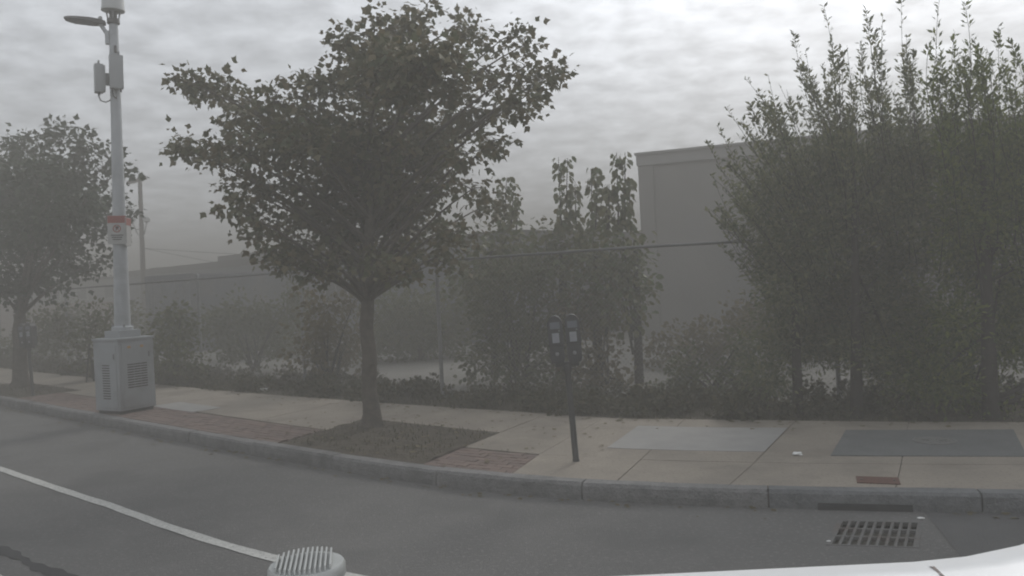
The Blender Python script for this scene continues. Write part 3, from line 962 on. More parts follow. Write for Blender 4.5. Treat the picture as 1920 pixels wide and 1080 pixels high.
# weeds and grass on the verge and in the pits (nobody could count them)
nW = 30000
ss = rng.uniform(-32, 9, nW)
V_, n_ok = [], 0
Pw, Hw = [], []
for s in ss:
    dlo, dhi = W(s) + 0.02, fence_d(s) + 0.5
    u = rng.random()
    d = dlo + (dhi - dlo) * u
    patch = 0.5 + 0.5 * math.sin(1.3 * s + 2 * math.sin(0.7 * s)) * math.cos(2.1 * d + s)
    if rng.random() > 0.25 + 0.75 * patch:
        continue
    Pw.append(tuple(S(s, d, 0.13)))
    Hw.append((0.04 + 0.26 * patch * rng.random()) * (0.35 + 0.9 * min(1, 2 * u)))
for (a, b, dmax) in PITS:
    for _k in range(700):
        Pw.append(tuple(SK(random.uniform(a + .05, b - .05), random.uniform(.22, dmax - .05), 0.148)))
        Hw.append(random.uniform(0.015, 0.07))
Pw, Hw = np.array(Pw), np.array(Hw)
n = len(Pw)
q = rng.uniform(0, 6.283, n)
lean = rng.normal(0, 0.3, (n, 2)) * Hw[:, None]
wd = (0.004 + 0.016 * Hw)[:, None]
cs = np.stack([np.cos(q), np.sin(q), np.zeros(n)], 1)
tipv = Pw + np.concatenate([lean, Hw[:, None]], 1)
midv = Pw + np.concatenate([lean * 0.4, Hw[:, None] * 0.55], 1)
Vw = np.stack([Pw - cs * wd * .6, Pw + cs * wd * .6, midv + cs * wd, tipv, midv - cs * wd], 1).reshape(-1, 3)
i0 = (np.arange(n) * 5)[:, None]
Fw = np.concatenate([i0 + np.array([[0, 1, 2]]), i0 + np.array([[0, 2, 4]]), i0 + np.array([[4, 2, 3]])])
tag(fast_mesh('weeds', Vw, 3, Fw, 'weeds'), 'straggly weeds and dry grass along the fence foot', 'weeds', kind='stuff')

lw = []
for _k in range(420):
    s = random.uniform(-30, 8)
    d_ = W(s) + 0.08 + (fence_d(s) + 0.45 - W(s)) * random.random()
    h_ = random.uniform(0.05, 0.2)
    lw.append((S(s, d_, 0.13 + h_ * 0.7), random.uniform(0.12, 0.32), random.uniform(0.12, 0.3), h_))
P, A, _ = lobe_leaves(lw, 420, 12, 0.05, droop=0.0)
kp = P[:, 2] > 0.13
uo = leaf_mesh('undergrowth', P[kp], A[kp], 0.07, T_OVAL, 'weeds', None, (0, 0, 0))
tag(uo, 'low dark leafy undergrowth between sidewalk and fence', 'undergrowth', kind='stuff')

fl = []
for _k in range(520):
    u = random.random()
    if u < 0.35:
        s, d_, z = random.uniform(-14, 6), -abs(random.gauss(0, 0.12)) - 0.02, 0.008
    elif u < 0.7:
        s, d_, z = random.gauss(-2.6, 1.6), random.uniform(0.2, 2.6), 0.16
    else:
        s, z = random.uniform(-14, 6), 0.158
        d_ = W(s) - abs(random.gauss(0, 0.25))
    if 2.3 < s < 3.6 and d_ < 0:
        continue
    fl.append(tuple(S(s, d_, z)))
fl = np.array(fl)
ang = rng.uniform(0, 6.283, len(fl))
fo = leaf_mesh('fallen_leaves', fl, np.stack([np.cos(ang), np.sin(ang), np.full(len(fl), 0.08)], 1), 0.06, T_BROAD, 'leaf_brown', None, (0, 0, 0), upvar=0.12)
tag(fo, 'dry fallen leaves scattered along gutter and sidewalk', 'leaves', kind='stuff')

# ------------------------------------------------------------------ chain link fence
fence = empty('chain_link_fence', S(-4.9, fence_d(-4.9), 0.1), 'long grey chain link fence with round posts behind the sidewalk', 'fence')
FO = fence.location.copy()
FTOP = 2.42
post_s = [-38, -34, -30, -26, -23.2, -20.0, -16.3, -12.55, -8.7, -4.91, -0.8, 3.4, 7.2, 11, 15]
pp = [S(s, fence_d(s), 0.0) for s in post_s]
for s_, p in zip(post_s, pp):
    if s_ == -0.8:          # rails only meet here
        continue
    MB().tube([p + Vector((0, 0, 0.05)), p + Vector((0, 0, FTOP + 0.06))], 0.02 if s_ == -0.8 else 0.032, 10).build('post', 'galvanised', fence, FO, True)
    MB().lathe([(0.04, 0), (0.04, 0.03), (0.025, 0.055), (0.008, 0.065)], (p.x, p.y, FTOP + 0.06), 10).build('post_cap', 'galvanised', fence, FO, True)
for a, b in zip(pp[:-1], pp[1:]):
    MB().tube([a + Vector((0, 0, FTOP)), b + Vector((0, 0, FTOP))], 0.021, 8).build('top_rail', 'rail_metal', fence, FO, True)
    # woven wire: two sets of crossing diagonal wires
    t = (b - a)
    Lp = t.length
    t.normalize()
    hgt, z0 = FTOP - 0.16, 0.14
    nrm = Vector((-t.y, t.x, 0))
    vs, fs = [], []
    stepw = 0.075
    u = -hgt
    sg = 0
    while u < Lp:
        for dirn in (0, 1):
            ua, ub = max(u, 0), min(u + hgt, Lp)
            if ub - ua < 0.02:
                continue
            za, zb = ua - u, ub - u
            if dirn:
                za, zb = hgt - za, hgt - zb
            off = nrm * (0.003 if dirn else -0.003)
            A_, B_ = a + t * ua + Vector((0, 0, z0 + za)) + off, a + t * ub + Vector((0, 0, z0 + zb)) + off
            dv = (B_ - A_).normalized()
            e1 = nrm * 0.0016
            e2 = dv.cross(nrm) * 0.0016
            o = len(vs)
            for P_ in (A_, B_):
                vs += [P_ + e1, P_ - e1 * .5 + e2 * .87, P_ - e1 * .5 - e2 * .87]
            fs += [(o, o + 1, o + 4, o + 3), (o + 1, o + 2, o + 5, o + 4), (o + 2, o, o + 3, o + 5)]
        u += stepw
    w_ = MB().add(vs, fs)
    me = bpy.data.meshes.new('wire_mesh')
    me.from_pydata([tuple(Vector(p) - FO) for p in w_.v], [], w_.f)
    me.materials.append(M_['galvanised'])
    wo = bpy.data.objects.new('wire_mesh', me)
    COL.objects.link(wo)
    wo.parent = fence
    tag(wo, kind='stuff')


# ------------------------------------------------------------------ buildings
def wall_prism(m, p0, p1, z0, z1, thick):
    """upright wall from p0 to p1 (plan), thickness behind it."""
    d = (p1 - p0).normalized()
    n_ = Vector((-d.y, d.x, 0)) * thick
    vs = []
    for z in (z0, z1):
        for p in (p0, p1, p1 + n_, p0 + n_):
            vs.append((p.x, p.y, z))
    return m.add(vs, [(3, 2, 1, 0), (4, 5, 6, 7), (0, 1, 5, 4), (1, 2, 6, 5), (2, 3, 7, 6), (3, 0, 4, 7)])


def panel_box(p0, d, nrm, u0, u1, z0, z1, out, back):
    """box on a facade: along d from u0..u1, z0..z1, from out (front) to back."""
    m = MB()
    vs = []
    for z in (z0, z1):
        for (u, o) in ((u0, out), (u1, out), (u1, back), (u0, back)):
            p = p0 + d * u - nrm * o
            vs.append((p.x, p.y, z))
    return m.add(vs, [(3, 2, 1, 0), (4, 5, 6, 7), (0, 1, 5, 4), (1, 2, 6, 5), (2, 3, 7, 6), (3, 0, 4, 7)])


# large grey building
c0 = at(1197, 293, 25.0)
c1 = at(1420, 272, 23.8)
ztop = c0.z
p0 = Vector((c0.x, c0.y, 0))
d = Vector((c1.x - c0.x, c1.y - c0.y, 0)).normalized()
nb = Vector((-d.y, d.x, 0))
bld = empty('grey_building', (p0.x, p0.y, 0.1), 'tall plain grey building with flat parapet behind the shrubs', 'building')
BO = bld.location.copy()
wall_prism(MB(), p0 + nb * 0.02, p0 + d * 34 + nb * 0.02, 0.1, ztop - 0.02, 16).build('wall', 'wall_grey', bld, BO)
for k in range(11):                         # cast wall panels stand proud with open joints
    panel_box(p0, d, nb, 0.45 + k * 3.05, 0.45 + k * 3.05 + 3.03, 0.12, ztop - 0.38, 0.02, -0.02).build('wall_panel', 'wall_grey', bld, BO)
panel_box(p0, d, nb, -0.02, 0.43, 0.1, ztop - 0.32, 0.06, -0.03).build('corner_pier', 'wall_grey', bld, BO)
panel_box(p0, d, nb, -0.06, 34, ztop - 0.3, ztop + 0.02, 0.08, -0.2).build('parapet', 'parapet', bld, BO)
panel_box(p0, d, nb, -0.1, 34.1, ztop + 0.022, ztop + 0.09, 0.13, -0.3).build('coping', 'parapet', bld, BO)
for u in (6.5, 15.0):
    dr = panel_box(p0, d, nb, u, u + 1.0, 0.12, 2.25, 0.035, 0.0).build('door', 'wall_blue', bld, BO)
    panel_box(p0, d, nb, u + 0.82, u + 0.9, 1.05, 1.15, 0.075, 0.03).build('handle', 'galvanised', dr, BO)

# long low building on the left
a0, a1 = at(225, 512, 46.0), at(480, 484, 35.8)
zl = 3.62
p0 = Vector((a0.x, a0.y, 0))
d = Vector((a1.x - a0.x, a1.y - a0.y, 0)).normalized()
nb = Vector((-d.y, d.x, 0))
low = empty('warehouse', (p0.x, p0.y, 0.1), 'long low blue grey warehouse with dark flat roof edge', 'building')
BO = low.location.copy()
wall_prism(MB(), p0 + nb * 0.02, p0 + d * 30 + nb * 0.02, 0.1, zl - 0.2, 12).build('wall', 'wall_blue', low, BO)
for k in range(15):
    panel_box(p0, d, nb, k * 2.0, k * 2.0 + 1.98, 0.12, zl - 0.32, 0.03, -0.01).build('wall_panel', 'wall_blue', low, BO)
rf = panel_box(p0, d, nb, -0.15, 30.15, zl - 0.3, zl, 0.14, -12.2).build('roof', 'roof_dark', low, BO)
panel_box(p0, d, nb, 9.4, 13.6, zl + 0.003, zl + 0.34, -1.0, -4.0).build('roof_unit', 'roof_dark', rf, BO)
panel_box(p0, d, nb, 1.6, 2.6, zl + 0.003, zl + 0.14, -1.0, -2.0).build('roof_vent', 'roof_dark', rf, BO)
for u in (8.2, 14.2, 20.0):
    wn = panel_box(p0, d, nb, u, u + 1.5, 1.5, 2.5, 0.05, 0.02).build('window', 'parapet', low, BO)
    for k in range(2):
        panel_box(p0, d, nb, u + 0.06 + k * 0.71, u + 0.73 + k * 0.71, 1.56, 2.44, 0.056, 0.045).build('pane', 'glass_dark', wn, BO)

# brick and grey building farther left
a0 = at(-160, 556, 52)
a1 = at(236, 512, 47)
p0 = Vector((a0.x, a0.y, 0))
d = Vector((a1.x - a0.x, a1.y - a0.y, 0)).normalized()
nb = Vector((-d.y, d.x, 0))
Lb = Vector((a1.x - a0.x, a1.y - a0.y, 0)).length
fb = empty('brick_workshop', (p0.x, p0.y, 0.1), 'far low workshop of reddish brick under a grey upper band', 'building')
BO = fb.location.copy()
wall_prism(MB(), p0 + nb * 0.02, p0 + d * Lb + nb * 0.02, 0.1, 2.05, 10).build('wall', 'wall_brick', fb, BO)
wall_prism(MB(), p0 + nb * 0.05, p0 + d * Lb + nb * 0.05, 2.052, 3.3, 9.9).build('upper_wall', 'wall_grey', fb, BO)
panel_box(p0, d, nb, -0.2, Lb - 0.25, 3.302, 3.46, 0.15, -10).build('roof', 'roof_dark', fb, BO)
for k in range(6):
    u = Lb - 1.6 - k * 2.0
    wn = panel_box(p0, d, nb, u, u + 0.8, 2.2, 3.0, 0.03, -0.06).build('window', 'parapet', fb, BO)
    panel_box(p0, d, nb, u + 0.06, u + 0.74, 2.26, 2.94, 0.036, 0.02).build('pane', 'glass_dark', wn, BO)

# blue shipping container in the yard
q0, q1 = at(272, 516, 30.0), at(372, 512, 28.6)
p0 = Vector((q0.x, q0.y, 0))
d = Vector((q1.x - q0.x, q1.y - q0.y, 0)).normalized()
nb = Vector((-d.y, d.x, 0))
ct = empty('shipping_container', (p0.x, p0.y, 0.1), 'dark blue ribbed container standing in the yard beyond the cabinet', 'container')
BO = ct.location.copy()
Lc = 2.44
zc = 2.86
wall_prism(MB(), p0 + nb * 0.05, p0 + d * Lc + nb * 0.05, 0.12, zc - 0.03, 6.0).build('body', 'container_blue', ct, BO)
for k in range(2):
    u = 0.12 + k * 1.115
    dr = panel_box(p0, d, nb, u, u + 1.1, 0.3, zc - 0.18, 0.0, -0.06).build('door', 'container_blue', ct, BO)
    for j in range(2):
        panel_box(p0, d, nb, u + 0.3 + j * 0.5, u + 0.34 + j * 0.5, 0.25, zc - 0.12, 0.04, 0.0).build('lock_bar', 'container_blue', dr, BO)
for (u0, u1, za, zb) in ((0, 0.1, 0.1, zc), (Lc - 0.1, Lc, 0.1, zc), (0.102, Lc - 0.102, zc - 0.15, zc), (0.102, Lc - 0.102, 0.1, 0.26)):
    panel_box(p0, d, nb, u0, u1, za, zb, 0.03, -0.1).build('corner_post' if u1 - u0 < 1 else 'end_rail', 'container_blue', ct, BO)
panel_box(p0, d, nb, 0.6, 1.8, zc + 0.003, zc + 0.05, 0.02, -0.5).build('roof_sheet', 'parapet', ct, BO)

# ------------------------------------------------------------------ utility pole and wires far left
ub = at(268, 540, 40.0)
ub.z = 0.1
ut = at(262, 330, 40.0)
up = empty('utility_pole', ub, 'far wooden utility pole with crossarm and two small lamps', 'utility pole')
MB().tube([ub, ub.lerp(ut, .5), ut], [0.135, 0.115, 0.095], 12).build('pole', 'timber', up, ub, True)
ca, cb = at(240, 343, 39.85), at(274, 333, 39.85)
MB().box((ca + cb) / 2, ((cb - ca).length, 0.14, 0.17), 0, 0.01, m=Matrix.Rotation(math.atan2((cb - ca).y, (cb - ca).x), 4, 'Z') @ Matrix.Rotation(-math.asin((cb - ca).normalized().z), 4, 'Y')).build('crossarm', 'timber', up, ub)
for px in (243, 252, 271):
    p = ca.lerp(cb, (px - 240) / 34) + Vector((0, 0, 0.06))
    MB().lathe([(0.02, 0), (0.045, 0.03), (0.03, 0.06), (0.045, 0.09), (0.015, 0.13)], p, 10).build('insulator', 'radome', up, ub, True)
for px in (247, 275):
    p = at(px, 411, 39.8)
    MB().lathe([(0.05, -0.16), (0.16, -0.1), (0.17, 0.02), (0.1, 0.13), (0.03, 0.16)], p, 14).build('lamp_head', 'radome', up, ub, True)
    e = ub.lerp(ut, 0.615)
    MB().tube([p + Vector((0, 0, -0.1)), p.lerp(e, 0.5) + Vector((0, 0, -0.2)), e], 0.03, 6).build('bracket', 'galvanised', up, ub, True)
e = ub.lerp(ut, 0.56)
for (tx, ty, tyy, label) in ((445, 462, 38.0, 'upper thin overhead wire running right from the far utility pole'), (520, 500, 38.0, 'lower thin overhead wire running right from the far utility pole')):
    p2 = at(tx, ty, tyy)
    far = e + (p2 - e) * 4
    pts = [e.lerp(far, k / 20) + Vector((0, 0, -0.5 * math.sin(math.pi * k / 20))) for k in range(21)]
    o = MB().tube(pts, 0.014, 5).build('overhead_wire', 'dark_plastic', None, e)
    tag(o, label, 'wire', 'overhead wires')

# ------------------------------------------------------------------ equipment pole with cabinet
cc0 = S(-8.98, 0.60, 0.15) + Vector((-0.13, 0, 0))
CABRZ = rad(60)
eq = empty('equipment_pole', cc0, 'tall grey antenna and lamp pole rising from a louvred cabinet', 'utility pole')
LEAN = Matrix.Translation((0, 0, 1.3)) @ Matrix.Rotation(rad(1.2), 4, 'Y') @ Matrix.Translation((0, 0, -1.3))
RZ = Matrix.Rotation(CABRZ, 4, 'Z')
CW = 0.66


def cabp(c, s_, name, mt_, par, bev=0.004):
    m = MB().box(c, s_, 0, bev)
    m.xf(RZ)
    return m.build(name, mt_, par)


cabp((0, 0, 0.015), (CW - 0.06, CW - 0.06, 0.07), 'plinth', 'dark_metal', eq)
cab = cabp((0, 0, 0.63), (CW, CW, 1.16), 'cabinet', 'cabinet_paint', eq, 0.012)
cabp((0, 0, 1.225), (CW + 0.03, CW + 0.03, 0.04), 'cabinet_top', 'cabinet_paint', eq, 0.008)
cabp((0, 0, 1.305), (0.4, 0.4, 0.12), 'collar_box', 'cabinet_paint', eq, 0.008)
# the street faces: +x... each visible face carries a door panel with louvres
for face in range(4):
    RF = RZ @ Matrix.Rotation(face * math.pi / 2, 4, 'Z')
    dm = MB().box((0, -CW / 2 - 0.004, 0.63), (CW - 0.12, 0.012, 1.06), 0, 0.004)
    dm.xf(RF)
    door = dm.build('door', 'cabinet_paint', eq)
    wide = face % 2 == 0
    cols = 3 if wide else 1
    tall = 10
    zt = 0.80
    cwid = 0.115 if wide else 0.19
    for ci in range(cols):
        for k in range(tall if wide else 14):
            x = (ci - (cols - 1) / 2) * (cwid + 0.01)
            z = zt - k * 0.042
            s1 = MB().box((x, -CW / 2 - 0.0105, z), (cwid, 0.006, 0.02))
            s1.xf(RF)
            s1.build('louvre', 'dark_metal', door)
    h_ = MB().box((CW / 2 - 0.10, -CW / 2 - 0.02, 0.95), (0.02, 0.02, 0.09), 0, 0.004)
    h_.xf(RF)
    h_.build('handle', 'galvanised', door)
    if wide:
        for sx, mt_ in ((-0.14, 'sticker'), (0.1, 'sticker')):
            st = MB().box((sx, -CW / 2 - 0.0115, 1.09), (0.06, 0.004, 0.04))
            st.xf(RF)
            st.build('sticker', mt_, door)


def lp(m):
    return m.xf(LEAN)


PTOP = 6.62
zs = [1.36, 1.42, 1.44, 2.0, 3.0, 4.2, 5.6, PTOP]
rs = [0.17, 0.17, 0.128, 0.12, 0.106, 0.093, 0.08, 0.07]
lp(MB().lathe(list(zip(rs, zs)), n=28)).build('pole', 'pole_paint', eq, smooth=True)
hh = MB().box((0, -0.112, 1.9), (0.1, 0.012, 0.18), 0, 0.004)
lp(hh).build('hand_hole_cover', 'pole_paint', eq)
for k in range(4):
    q = k * math.pi / 2 + 0.6
    lp(MB().lathe([(0.018, 1.42), (0.018, 1.455), (0.009, 1.465)], (0.15 * math.cos(q), 0.15 * math.sin(q), 0), 8)).build('anchor_bolt', 'galvanised', eq)
# top antenna canister
zc_ = PTOP
lp(MB().lathe([(0.085, zc_ - 0.10), (0.1, zc_ - 0.09), (0.1, zc_ - 0.02), (0.075, zc_)], n=24)).build('mount_ring', 'dark_metal', eq, smooth=True)
for k in range(4):
    q = k * math.pi / 2 + 0.4
    lp(MB().tube([(0.08 * math.cos(q), 0.08 * math.sin(q), zc_ - 0.02), (0.11 * math.cos(q), 0.11 * math.sin(q), zc_ + 0.13)], 0.014, 8)).build('mount_strut', 'galvanised', eq)
lp(MB().lathe([(0.06, zc_), (0.06, zc_ + 0.14)], n=16)).build('cable_shroud', 'dark_metal', eq)
lp(MB().lathe([(0.14, zc_ + 0.12), (0.185, zc_ + 0.125), (0.185, zc_ + 0.16), (0.176, zc_ + 0.162), (0.165, zc_ + 1.15), (0.15, zc_ + 1.19), (0.08, zc_ + 1.21)], n=32)).build('antenna_canister', 'radome', eq, smooth=True)
# luminaire on a short arm, reaching left
LH = 6.45
AZL = rad(196)


def lum(m):
    return m.xf(LEAN @ Matrix.Rotation(AZL, 4, 'Z'))


lum(MB().box((0.1, 0, LH - 0.16), (0.06, 0.1, 0.22), 0, 0.01)).build('arm_bracket', 'pole_paint', eq)
lum(MB().tube([(0.09, 0, LH - 0.12), (0.15, 0, LH - 0.02), (0.2, 0, LH + 0.06)], 0.035, 10)).build('lamp_arm', 'pole_paint', eq, smooth=True)
head = MB()
prof = [(0.12, 0.06, 0.05), (0.2, 0.09, 0.075), (0.34, 0.16, 0.065), (0.55, 0.17, 0.05), (0.68, 0.13, 0.04), (0.74, 0.07, 0.03)]
vs, fs = [], []
for (x, hw_, th) in prof:
    zc2 = LH + 0.08 + 0.06 * (x - 0.12)
    vs += [(x, -hw_, zc2 - th * .4), (x, hw_, zc2 - th * .4), (x, hw_ * .85, zc2 + th * .6), (x, -hw_ * .85, zc2 + th * .6)]
for i in range(len(prof) - 1):
    for k in range(4):
        k2 = (k + 1) % 4
        fs.append((4 * i + k, 4 * i + k2, 4 * i + 4 + k2, 4 * i + 4 + k))
fs += [(3, 2, 1, 0), tuple(4 * (len(prof) - 1) + k for k in range(4))]
hd = lum(head.add(vs, fs)).build('lamp_head', 'dark_metal', eq)
lum(MB().box((0.47, 0, LH + 0.075), (0.3, 0.22, 0.02), 0, 0.004, m=Matrix.Rotation(-0.06, 4, 'Y'))).build('lamp_lens', 'lens', hd)
lum(MB().lathe([(0.035, LH + 0.13), (0.035, LH + 0.17), (0.025, LH + 0.19)], (0.2, 0, 0), 14)).build('photocell', 'radome', hd)
# two radio units
def radio(ang, off, z, w, dpt, h, name_label):
    Mx = LEAN @ Matrix.Rotation(ang, 4, 'Z')
    b_ = MB().box((0, -off, z), (w, dpt, h), 0, 0.018).xf(Mx).build('radio_unit', 'grey_plastic', eq, smooth=True)
    for k in range(7):
        MB().box((-w / 2 + w * (k + .5) / 7, -off + dpt / 2 + 0.014, z), (0.008, 0.03, h * 0.9)).xf(Mx).build('cooling_fin', 'grey_plastic', b_)
    for sx in (-0.3, 0.3):
        MB().lathe([(0.016, -h / 2 - 0.05), (0.016, -h / 2 + 0.005)], (sx * w, -off, z), 8).xf(Mx).build('connector', 'dark_plastic', b_)
    MB().box((0.2 * w, -off, z + h / 2 + 0.03), (0.03, 0.03, 0.06), 0, 0.004).xf(Mx).build('lug', 'galvanised', b_)
    MB().box((0, -off * 0.5, z), (0.07, max(0.02, off - dpt / 2), 0.2), 0, 0.004).xf(Mx).build('mount_bracket', 'galvanised', b_)
    pts = [(-0.3 * w, -off, z - h / 2 - 0.04), (-0.25 * w, -off * .9, z - h / 2 - 0.12), (0, -off * .6, z - h / 2 - 0.15), (0, -0.07, z - h / 2 - 0.1)]
    MB().tube(pts, 0.011, 6).xf(Mx).build('cable', 'dark_plastic', b_, smooth=True)
    return b_


radio(rad(-58), 0.25, 5.58, 0.2, 0.13, 0.47, '')
radio(rad(32), 0.17, 5.68, 0.21, 0.12, 0.56, '')
lp(MB().box((0.06, -0.08, 6.08), (0.035, 0.04, 0.12), 0, 0.005)).build('junction_box', 'dark_plastic', eq)
# parking sign plates strapped on the pole
sg_ = MB().box((0, -0.135, 3.05), (0.30, 0.006, 0.48), 0, 0.002)
SG = LEAN @ Matrix.Rotation(rad(8), 4, 'Z')
sign = sg_.xf(SG).build('sign_plate', 'sign_white', eq)
MB().box((0, -0.1405, 3.225), (0.29, 0.004, 0.12)).xf(SG).build('red_band', 'sign_red', sign)
ring = MB()
n = 24
vs, fs = [], []
for k in range(n):
    q = 2 * math.pi * k / n
    for r_ in (0.05, 0.066):
        vs.append((r_ * math.cos(q), -0.1405, 3.07 + r_ * math.sin(q)))
for k in range(n):
    k2 = (k + 1) % n
    fs.append((2 * k, 2 * k + 1, 2 * k2 + 1, 2 * k2))
ring.add(vs, fs).xf(SG).build('symbol_ring', 'sign_red', sign)
MB().box((-0.012, -0.1402, 3.07), (0.014, 0.002, 0.075)).xf(SG).build('letter_stroke', 'sign_black', sign)
MB().box((0.012, -0.1402, 3.088), (0.034, 0.002, 0.038)).xf(SG).build('letter_bowl', 'sign_black', sign)
MB().box((0, -0.1415, 3.07), (0.012, 0.002, 0.11), m=Matrix.Rotation(rad(-45), 4, 'Y')).xf(SG).build('symbol_bar', 'sign_red', sign)
for k in range(3):
    MB().box((0, -0.1405, 2.96 - k * 0.035), (0.2 - 0.03 * k, 0.002, 0.014)).xf(SG).build('text_line', 'sign_black', sign)
SG2 = LEAN @ Matrix.Rotation(rad(98), 4, 'Z')
s2 = MB().box((0, -0.135, 3.02), (0.30, 0.006, 0.48), 0, 0.002).xf(SG2).build('sign_plate', 'sign_white', eq)
MB().box((0, -0.1405, 3.19), (0.29, 0.004, 0.12)).xf(SG2).build('red_band', 'sign_red', s2)


# ------------------------------------------------------------------ parking meters
def make_meter(loc, rz, label):
    t = empty('parking_meter', loc, label, 'parking meter', 'double headed parking meters', rz)
    LM = Matrix.Rotation(rad(-2.6), 4, 'Y')
    X = lambda m: m.xf(LM)
    X(MB().lathe([(0.036, 0.0), (0.034, 0.02), (0.0315, 0.03), (0.0315, 0.94)], n=16)).build('post', 'dark_metal', t, smooth=True)
    X(MB().lathe([(0.04, 0.92), (0.045, 0.94), (0.045, 0.99), (0.03, 1.01)], n=16)).build('collar', 'dark_metal', t, smooth=True)
    X(MB().box((0, 0, 1.0), (0.24, 0.07, 0.045), 0, 0.01)).build('yoke', 'dark_metal', t)
    for sx in (-1, 1):
        cx_ = sx * 0.088
        low_ = [(-.06, 1.02), (.06, 1.02), (.072, 1.06), (.072, 1.2), (-.072, 1.2), (-.072, 1.06)]
        hd_ = X(MB().extrude([(x + cx_, z) for x, z in low_], -0.065, 0.065)).build('meter_head', 'dark_plastic', t)
        dome = [(-.076, 1.203), (.076, 1.203), (.076, 1.4)] + [(.076 * math.cos(q), 1.4 + .1 * math.sin(q)) for q in [math.pi * k / 10 for k in range(1, 10)]] + [(-.076, 1.4)]
        X(MB().extrude([(x + cx_, z) for x, z in dome], -0.075, 0.075)).build('mechanism_housing', 'dark_plastic', hd_)
        X(MB().box((cx_, -0.078, 1.40), (0.1, 0.006, 0.07), 0, 0.002)).build('display_window', 'lens', hd_)
        X(MB().box((cx_, -0.0785, 1.275), (0.072, 0.006, 0.10), 0, 0.002)).build('instruction_plate', 'screen', hd_)
        X(MB().lathe([(0.02, -0.004), (0.02, 0.008), (0.012, 0.012)], n=14).xf(Matrix.Translation((cx_, -0.066, 1.11)) @ Matrix.Rotation(math.pi / 2, 4, 'X'))).build('coin_vault_lock', 'galvanised', hd_)
        X(MB().box((cx_ + 0.04, -0.0785, 1.345), (0.016, 0.008, 0.012), 0, 0.002)).build('coin_slot', 'galvanised', hd_)
    return t


mtr = make_meter(S(0.21, 0.84, 0.15), rad(-4), 'dark double headed parking meter near the storm drain side of the sidewalk')
m2 = copy_tree(mtr)
m2.location = S(-13.59, 0.5, 0.15)
m2.rotation_euler.z = rad(-14)
m2['label'] = 'dark double headed parking meter beside the left street tree'
mtr['label'] = 'nearer dark double headed parking meter standing on tan concrete past the brick strip'

# ------------------------------------------------------------------ the survey vehicle under the camera
car = empty('white_van', (-0.8, 0.2, 0.0), 'white van roof edge at the bottom right corner', 'van')
CO = Vector((-0.8, 0.2, 0.0))


def roof_z(x):
    return 1.660 + (0.0 if x < 0.44 else 0.9 * min(x - 0.44, 0.28) ** 2 + 0.5 * max(0, min(x, 1.2) - 0.72))


stations = [-3.25, -3.18, -2.9, -2.5, -2.15, -1.9, -1.55, -1.25, -0.8, -0.3, 0.1, 0.3, 0.44, 0.5, 0.56, 0.62, 0.7, 0.8, 1.0, 1.25, 1.4, 1.5]


def section(x):
    """half profile (y from centre, z) of the body at station x."""
    if x <= -1.9:                                   # nose and bonnet
        u = (x + 3.25) / 1.35
        top = 0.72 + 0.36 * min(1, u * 1.4) ** 0.6 if x > -3.24 else 0.70
        wd_ = 0.78 + 0.17 * min(1, u * 1.6) ** 0.5
        return [(0, top + 0.02), (wd_ * .55, top + 0.012), (wd_ * .86, top - 0.03), (wd_ * .95, top - 0.1), (wd_ * .98, top - 0.16), (wd_, 0.62), (wd_, 0.42), (wd_ * .96, 0.28), (0, 0.26)]
    zr = roof_z(x)
    if x < -1.25:
        u = (x + 1.9) / 0.65
        zr = 1.10 + (zr - 1.10) * u
    if x > 1.25:
        zr -= 0.9 * (x - 1.25) ** 1.5
    e = 0.75
    return [(0, zr + 0.035), (0.42, zr + 0.03), (0.66, zr + 0.016), (0.735, zr + 0.002), (e + 0.012, zr - 0.03), (0.93, 1.06 if zr > 1.2 else zr - 0.05), (0.955, 0.8), (0.945, 0.3), (0, 0.26)]


vs, fs = [], []
prof_n = 9
for x in stations:
    pr = section(x)
    ring_ = [(y, z) for y, z in pr] + [(-y, z) for y, z in pr[-2:0:-1]]
    for (y, z) in ring_:
        vs.append((x, 0.2 + y, z))
rn = 16
for i in range(len(stations) - 1):
    for k in range(rn):
        k2 = (k + 1) % rn
        fs.append((i * rn + k, i * rn + k2, (i + 1) * rn + k2, (i + 1) * rn + k))
fs += [tuple(range(rn)), tuple((len(stations) - 1) * rn + k for k in range(rn))]
MB().add(vs, fs).build('body', 'car_white', car, CO, True)
# panel seam running across the roof edge
vs, fs = [], []
npt = 14
for i in range(npt + 1):
    u = i / npt
    yl = 0.02 + (0.745 - 0.02) * u
    x = 0.27 + 0.165 * u + 0.02 * u * u
    zl_ = np.interp(yl, [0, 0.42, 0.66, 0.735, 0.762], [0.035, 0.03, 0.016, 0.002, -0.03]) + roof_z(x) + 0.0015
    vs += [(x - 0.002, 0.2 + yl, zl_), (x + 0.002, 0.2 + yl, zl_)]
for i in range(npt):
    fs.append((2 * i, 2 * i + 1, 2 * i + 3, 2 * i + 2))
MB().add(vs, fs).build('panel_seam', 'seam', car, CO)
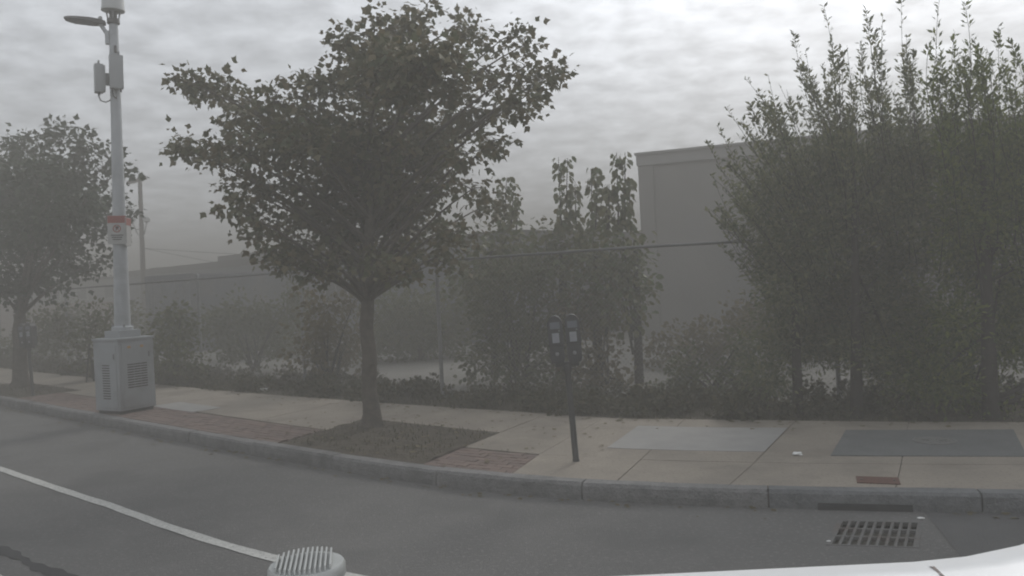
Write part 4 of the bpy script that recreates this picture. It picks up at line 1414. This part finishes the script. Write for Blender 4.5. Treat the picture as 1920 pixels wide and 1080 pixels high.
# glazing, lamps, wheels
for sy in (-1, 1):
    for (xa, xb) in ((-1.3, -0.25), (-0.18, 0.66), (0.73, 1.3)):
        pw = []
        for (x, fz) in ((xa, 0.12), (xb, 0.12), (xb, 0.88), (xa if xa > -1 else xa + 0.32, 0.88)):
            a_, b_ = (0.93, 1.06), (0.762, roof_z(x) - 0.03)
            yl = a_[0] + (b_[0] - a_[0]) * fz + 0.004
            zl_ = a_[1] + (b_[1] - a_[1]) * fz
            pw.append((x, 0.2 + sy * yl, zl_))
        MB().add(pw, [(0, 1, 2, 3)]).build('side_window', 'glass_dark', car, CO)
    MB().box((-3.05, 0.2 + sy * 0.72, 0.78), (0.28, 0.2, 0.11), 0, 0.03).build('headlight', 'lens', car, CO)
    MB().box((1.49, 0.2 + sy * 0.8, 0.95), (0.08, 0.14, 0.4), 0, 0.02).build('tail_lamp', 'lamp_red', car, CO)
    MB().box((-1.55, 0.2 + sy * 1.03, 1.12), (0.1, 0.2, 0.14), 0, 0.03).build('door_mirror', 'car_white', car, CO)
    for wx in (-2.35, 0.75):
        Mw = Matrix.Translation((wx, 0.2 + sy * 0.86, 0.335)) @ Matrix.Rotation(math.pi / 2, 4, 'X')
        wh = MB().lathe([(0.2, -0.1), (0.31, -0.105), (0.335, -0.08), (0.335, 0.08), (0.31, 0.105), (0.2, 0.1)], n=28).xf(Mw).build('tyre', 'rubber', car, CO, True)
        MB().lathe([(0.205, -0.09), (0.205, 0.09)], n=24).xf(Mw).build('rim', 'alloy', wh, CO)
wsp = [(-1.86, 0.2 - 0.72, 1.11), (-1.86, 0.2 + 0.72, 1.11), (-1.27, 0.2 + 0.66, 1.665), (-1.27, 0.2 - 0.66, 1.665)]
MB().add([(x - 0.012, y, z + 0.03) for x, y, z in wsp], [(0, 1, 2, 3)]).build('windscreen', 'glass_dark', car, CO)

# finned sensor puck on a bracket at the roof edge
pc = Vector((-0.281, 1.062, 1.652))
pk = empty('finned_sensor', pc - Vector((0, 0, 0.09)), 'round silver finned sensor cap at the bottom of the view', 'sensor')
PO = pk.location.copy()
MB().lathe([(0.044, -0.085), (0.046, -0.08), (0.046, -0.02), (0.049, -0.016), (0.049, -0.004), (0.0465, 0.0)], pc, 48).build('housing', 'sensor_alloy', pk, PO, True)
for k in range(12):
    xo = -0.0335 + 0.067 * k / 11 - 0.003
    hl = math.sqrt(max(0.0, 0.0455 ** 2 - xo ** 2))
    MB().box((xo, 0, 0.0035), (0.0026, 2 * hl, 0.007), 0, 0.0006).xf(Matrix.Translation(pc) @ Matrix.Rotation(rad(11), 4, 'Z')).build('cooling_fin', 'sensor_alloy', pk, PO)
MB().tube([pc + Vector((0, 0, -0.085)), pc + Vector((0, -0.02, -0.2)), pc + Vector((0.01, -0.16, -0.22))], 0.018, 10).build('bracket', 'dark_metal', pk, PO, True)

# ------------------------------------------------------------------ haze: one even volume round everything, added for the veil of a smeared lens
hz = MB().box((0, 57, 3.67), (500, 380, 9.5))
hm = bpy.data.materials.new('veil_haze')
hm.use_nodes = True
hm.node_tree.nodes.clear()
ho = hm.node_tree.nodes.new('ShaderNodeOutputMaterial')
pv = hm.node_tree.nodes.new('ShaderNodeVolumePrincipled')
pv.inputs['Color'].default_value = HAZE_COLOR
pv.inputs['Density'].default_value = HAZE_DENSITY
pv.inputs['Anisotropy'].default_value = 0.0
hm.node_tree.links.new(pv.outputs[0], ho.inputs['Volume'])
tag(hz.build('haze', hm), 'even grey haze added for the veil of a smeared lens', 'haze', kind='stuff')
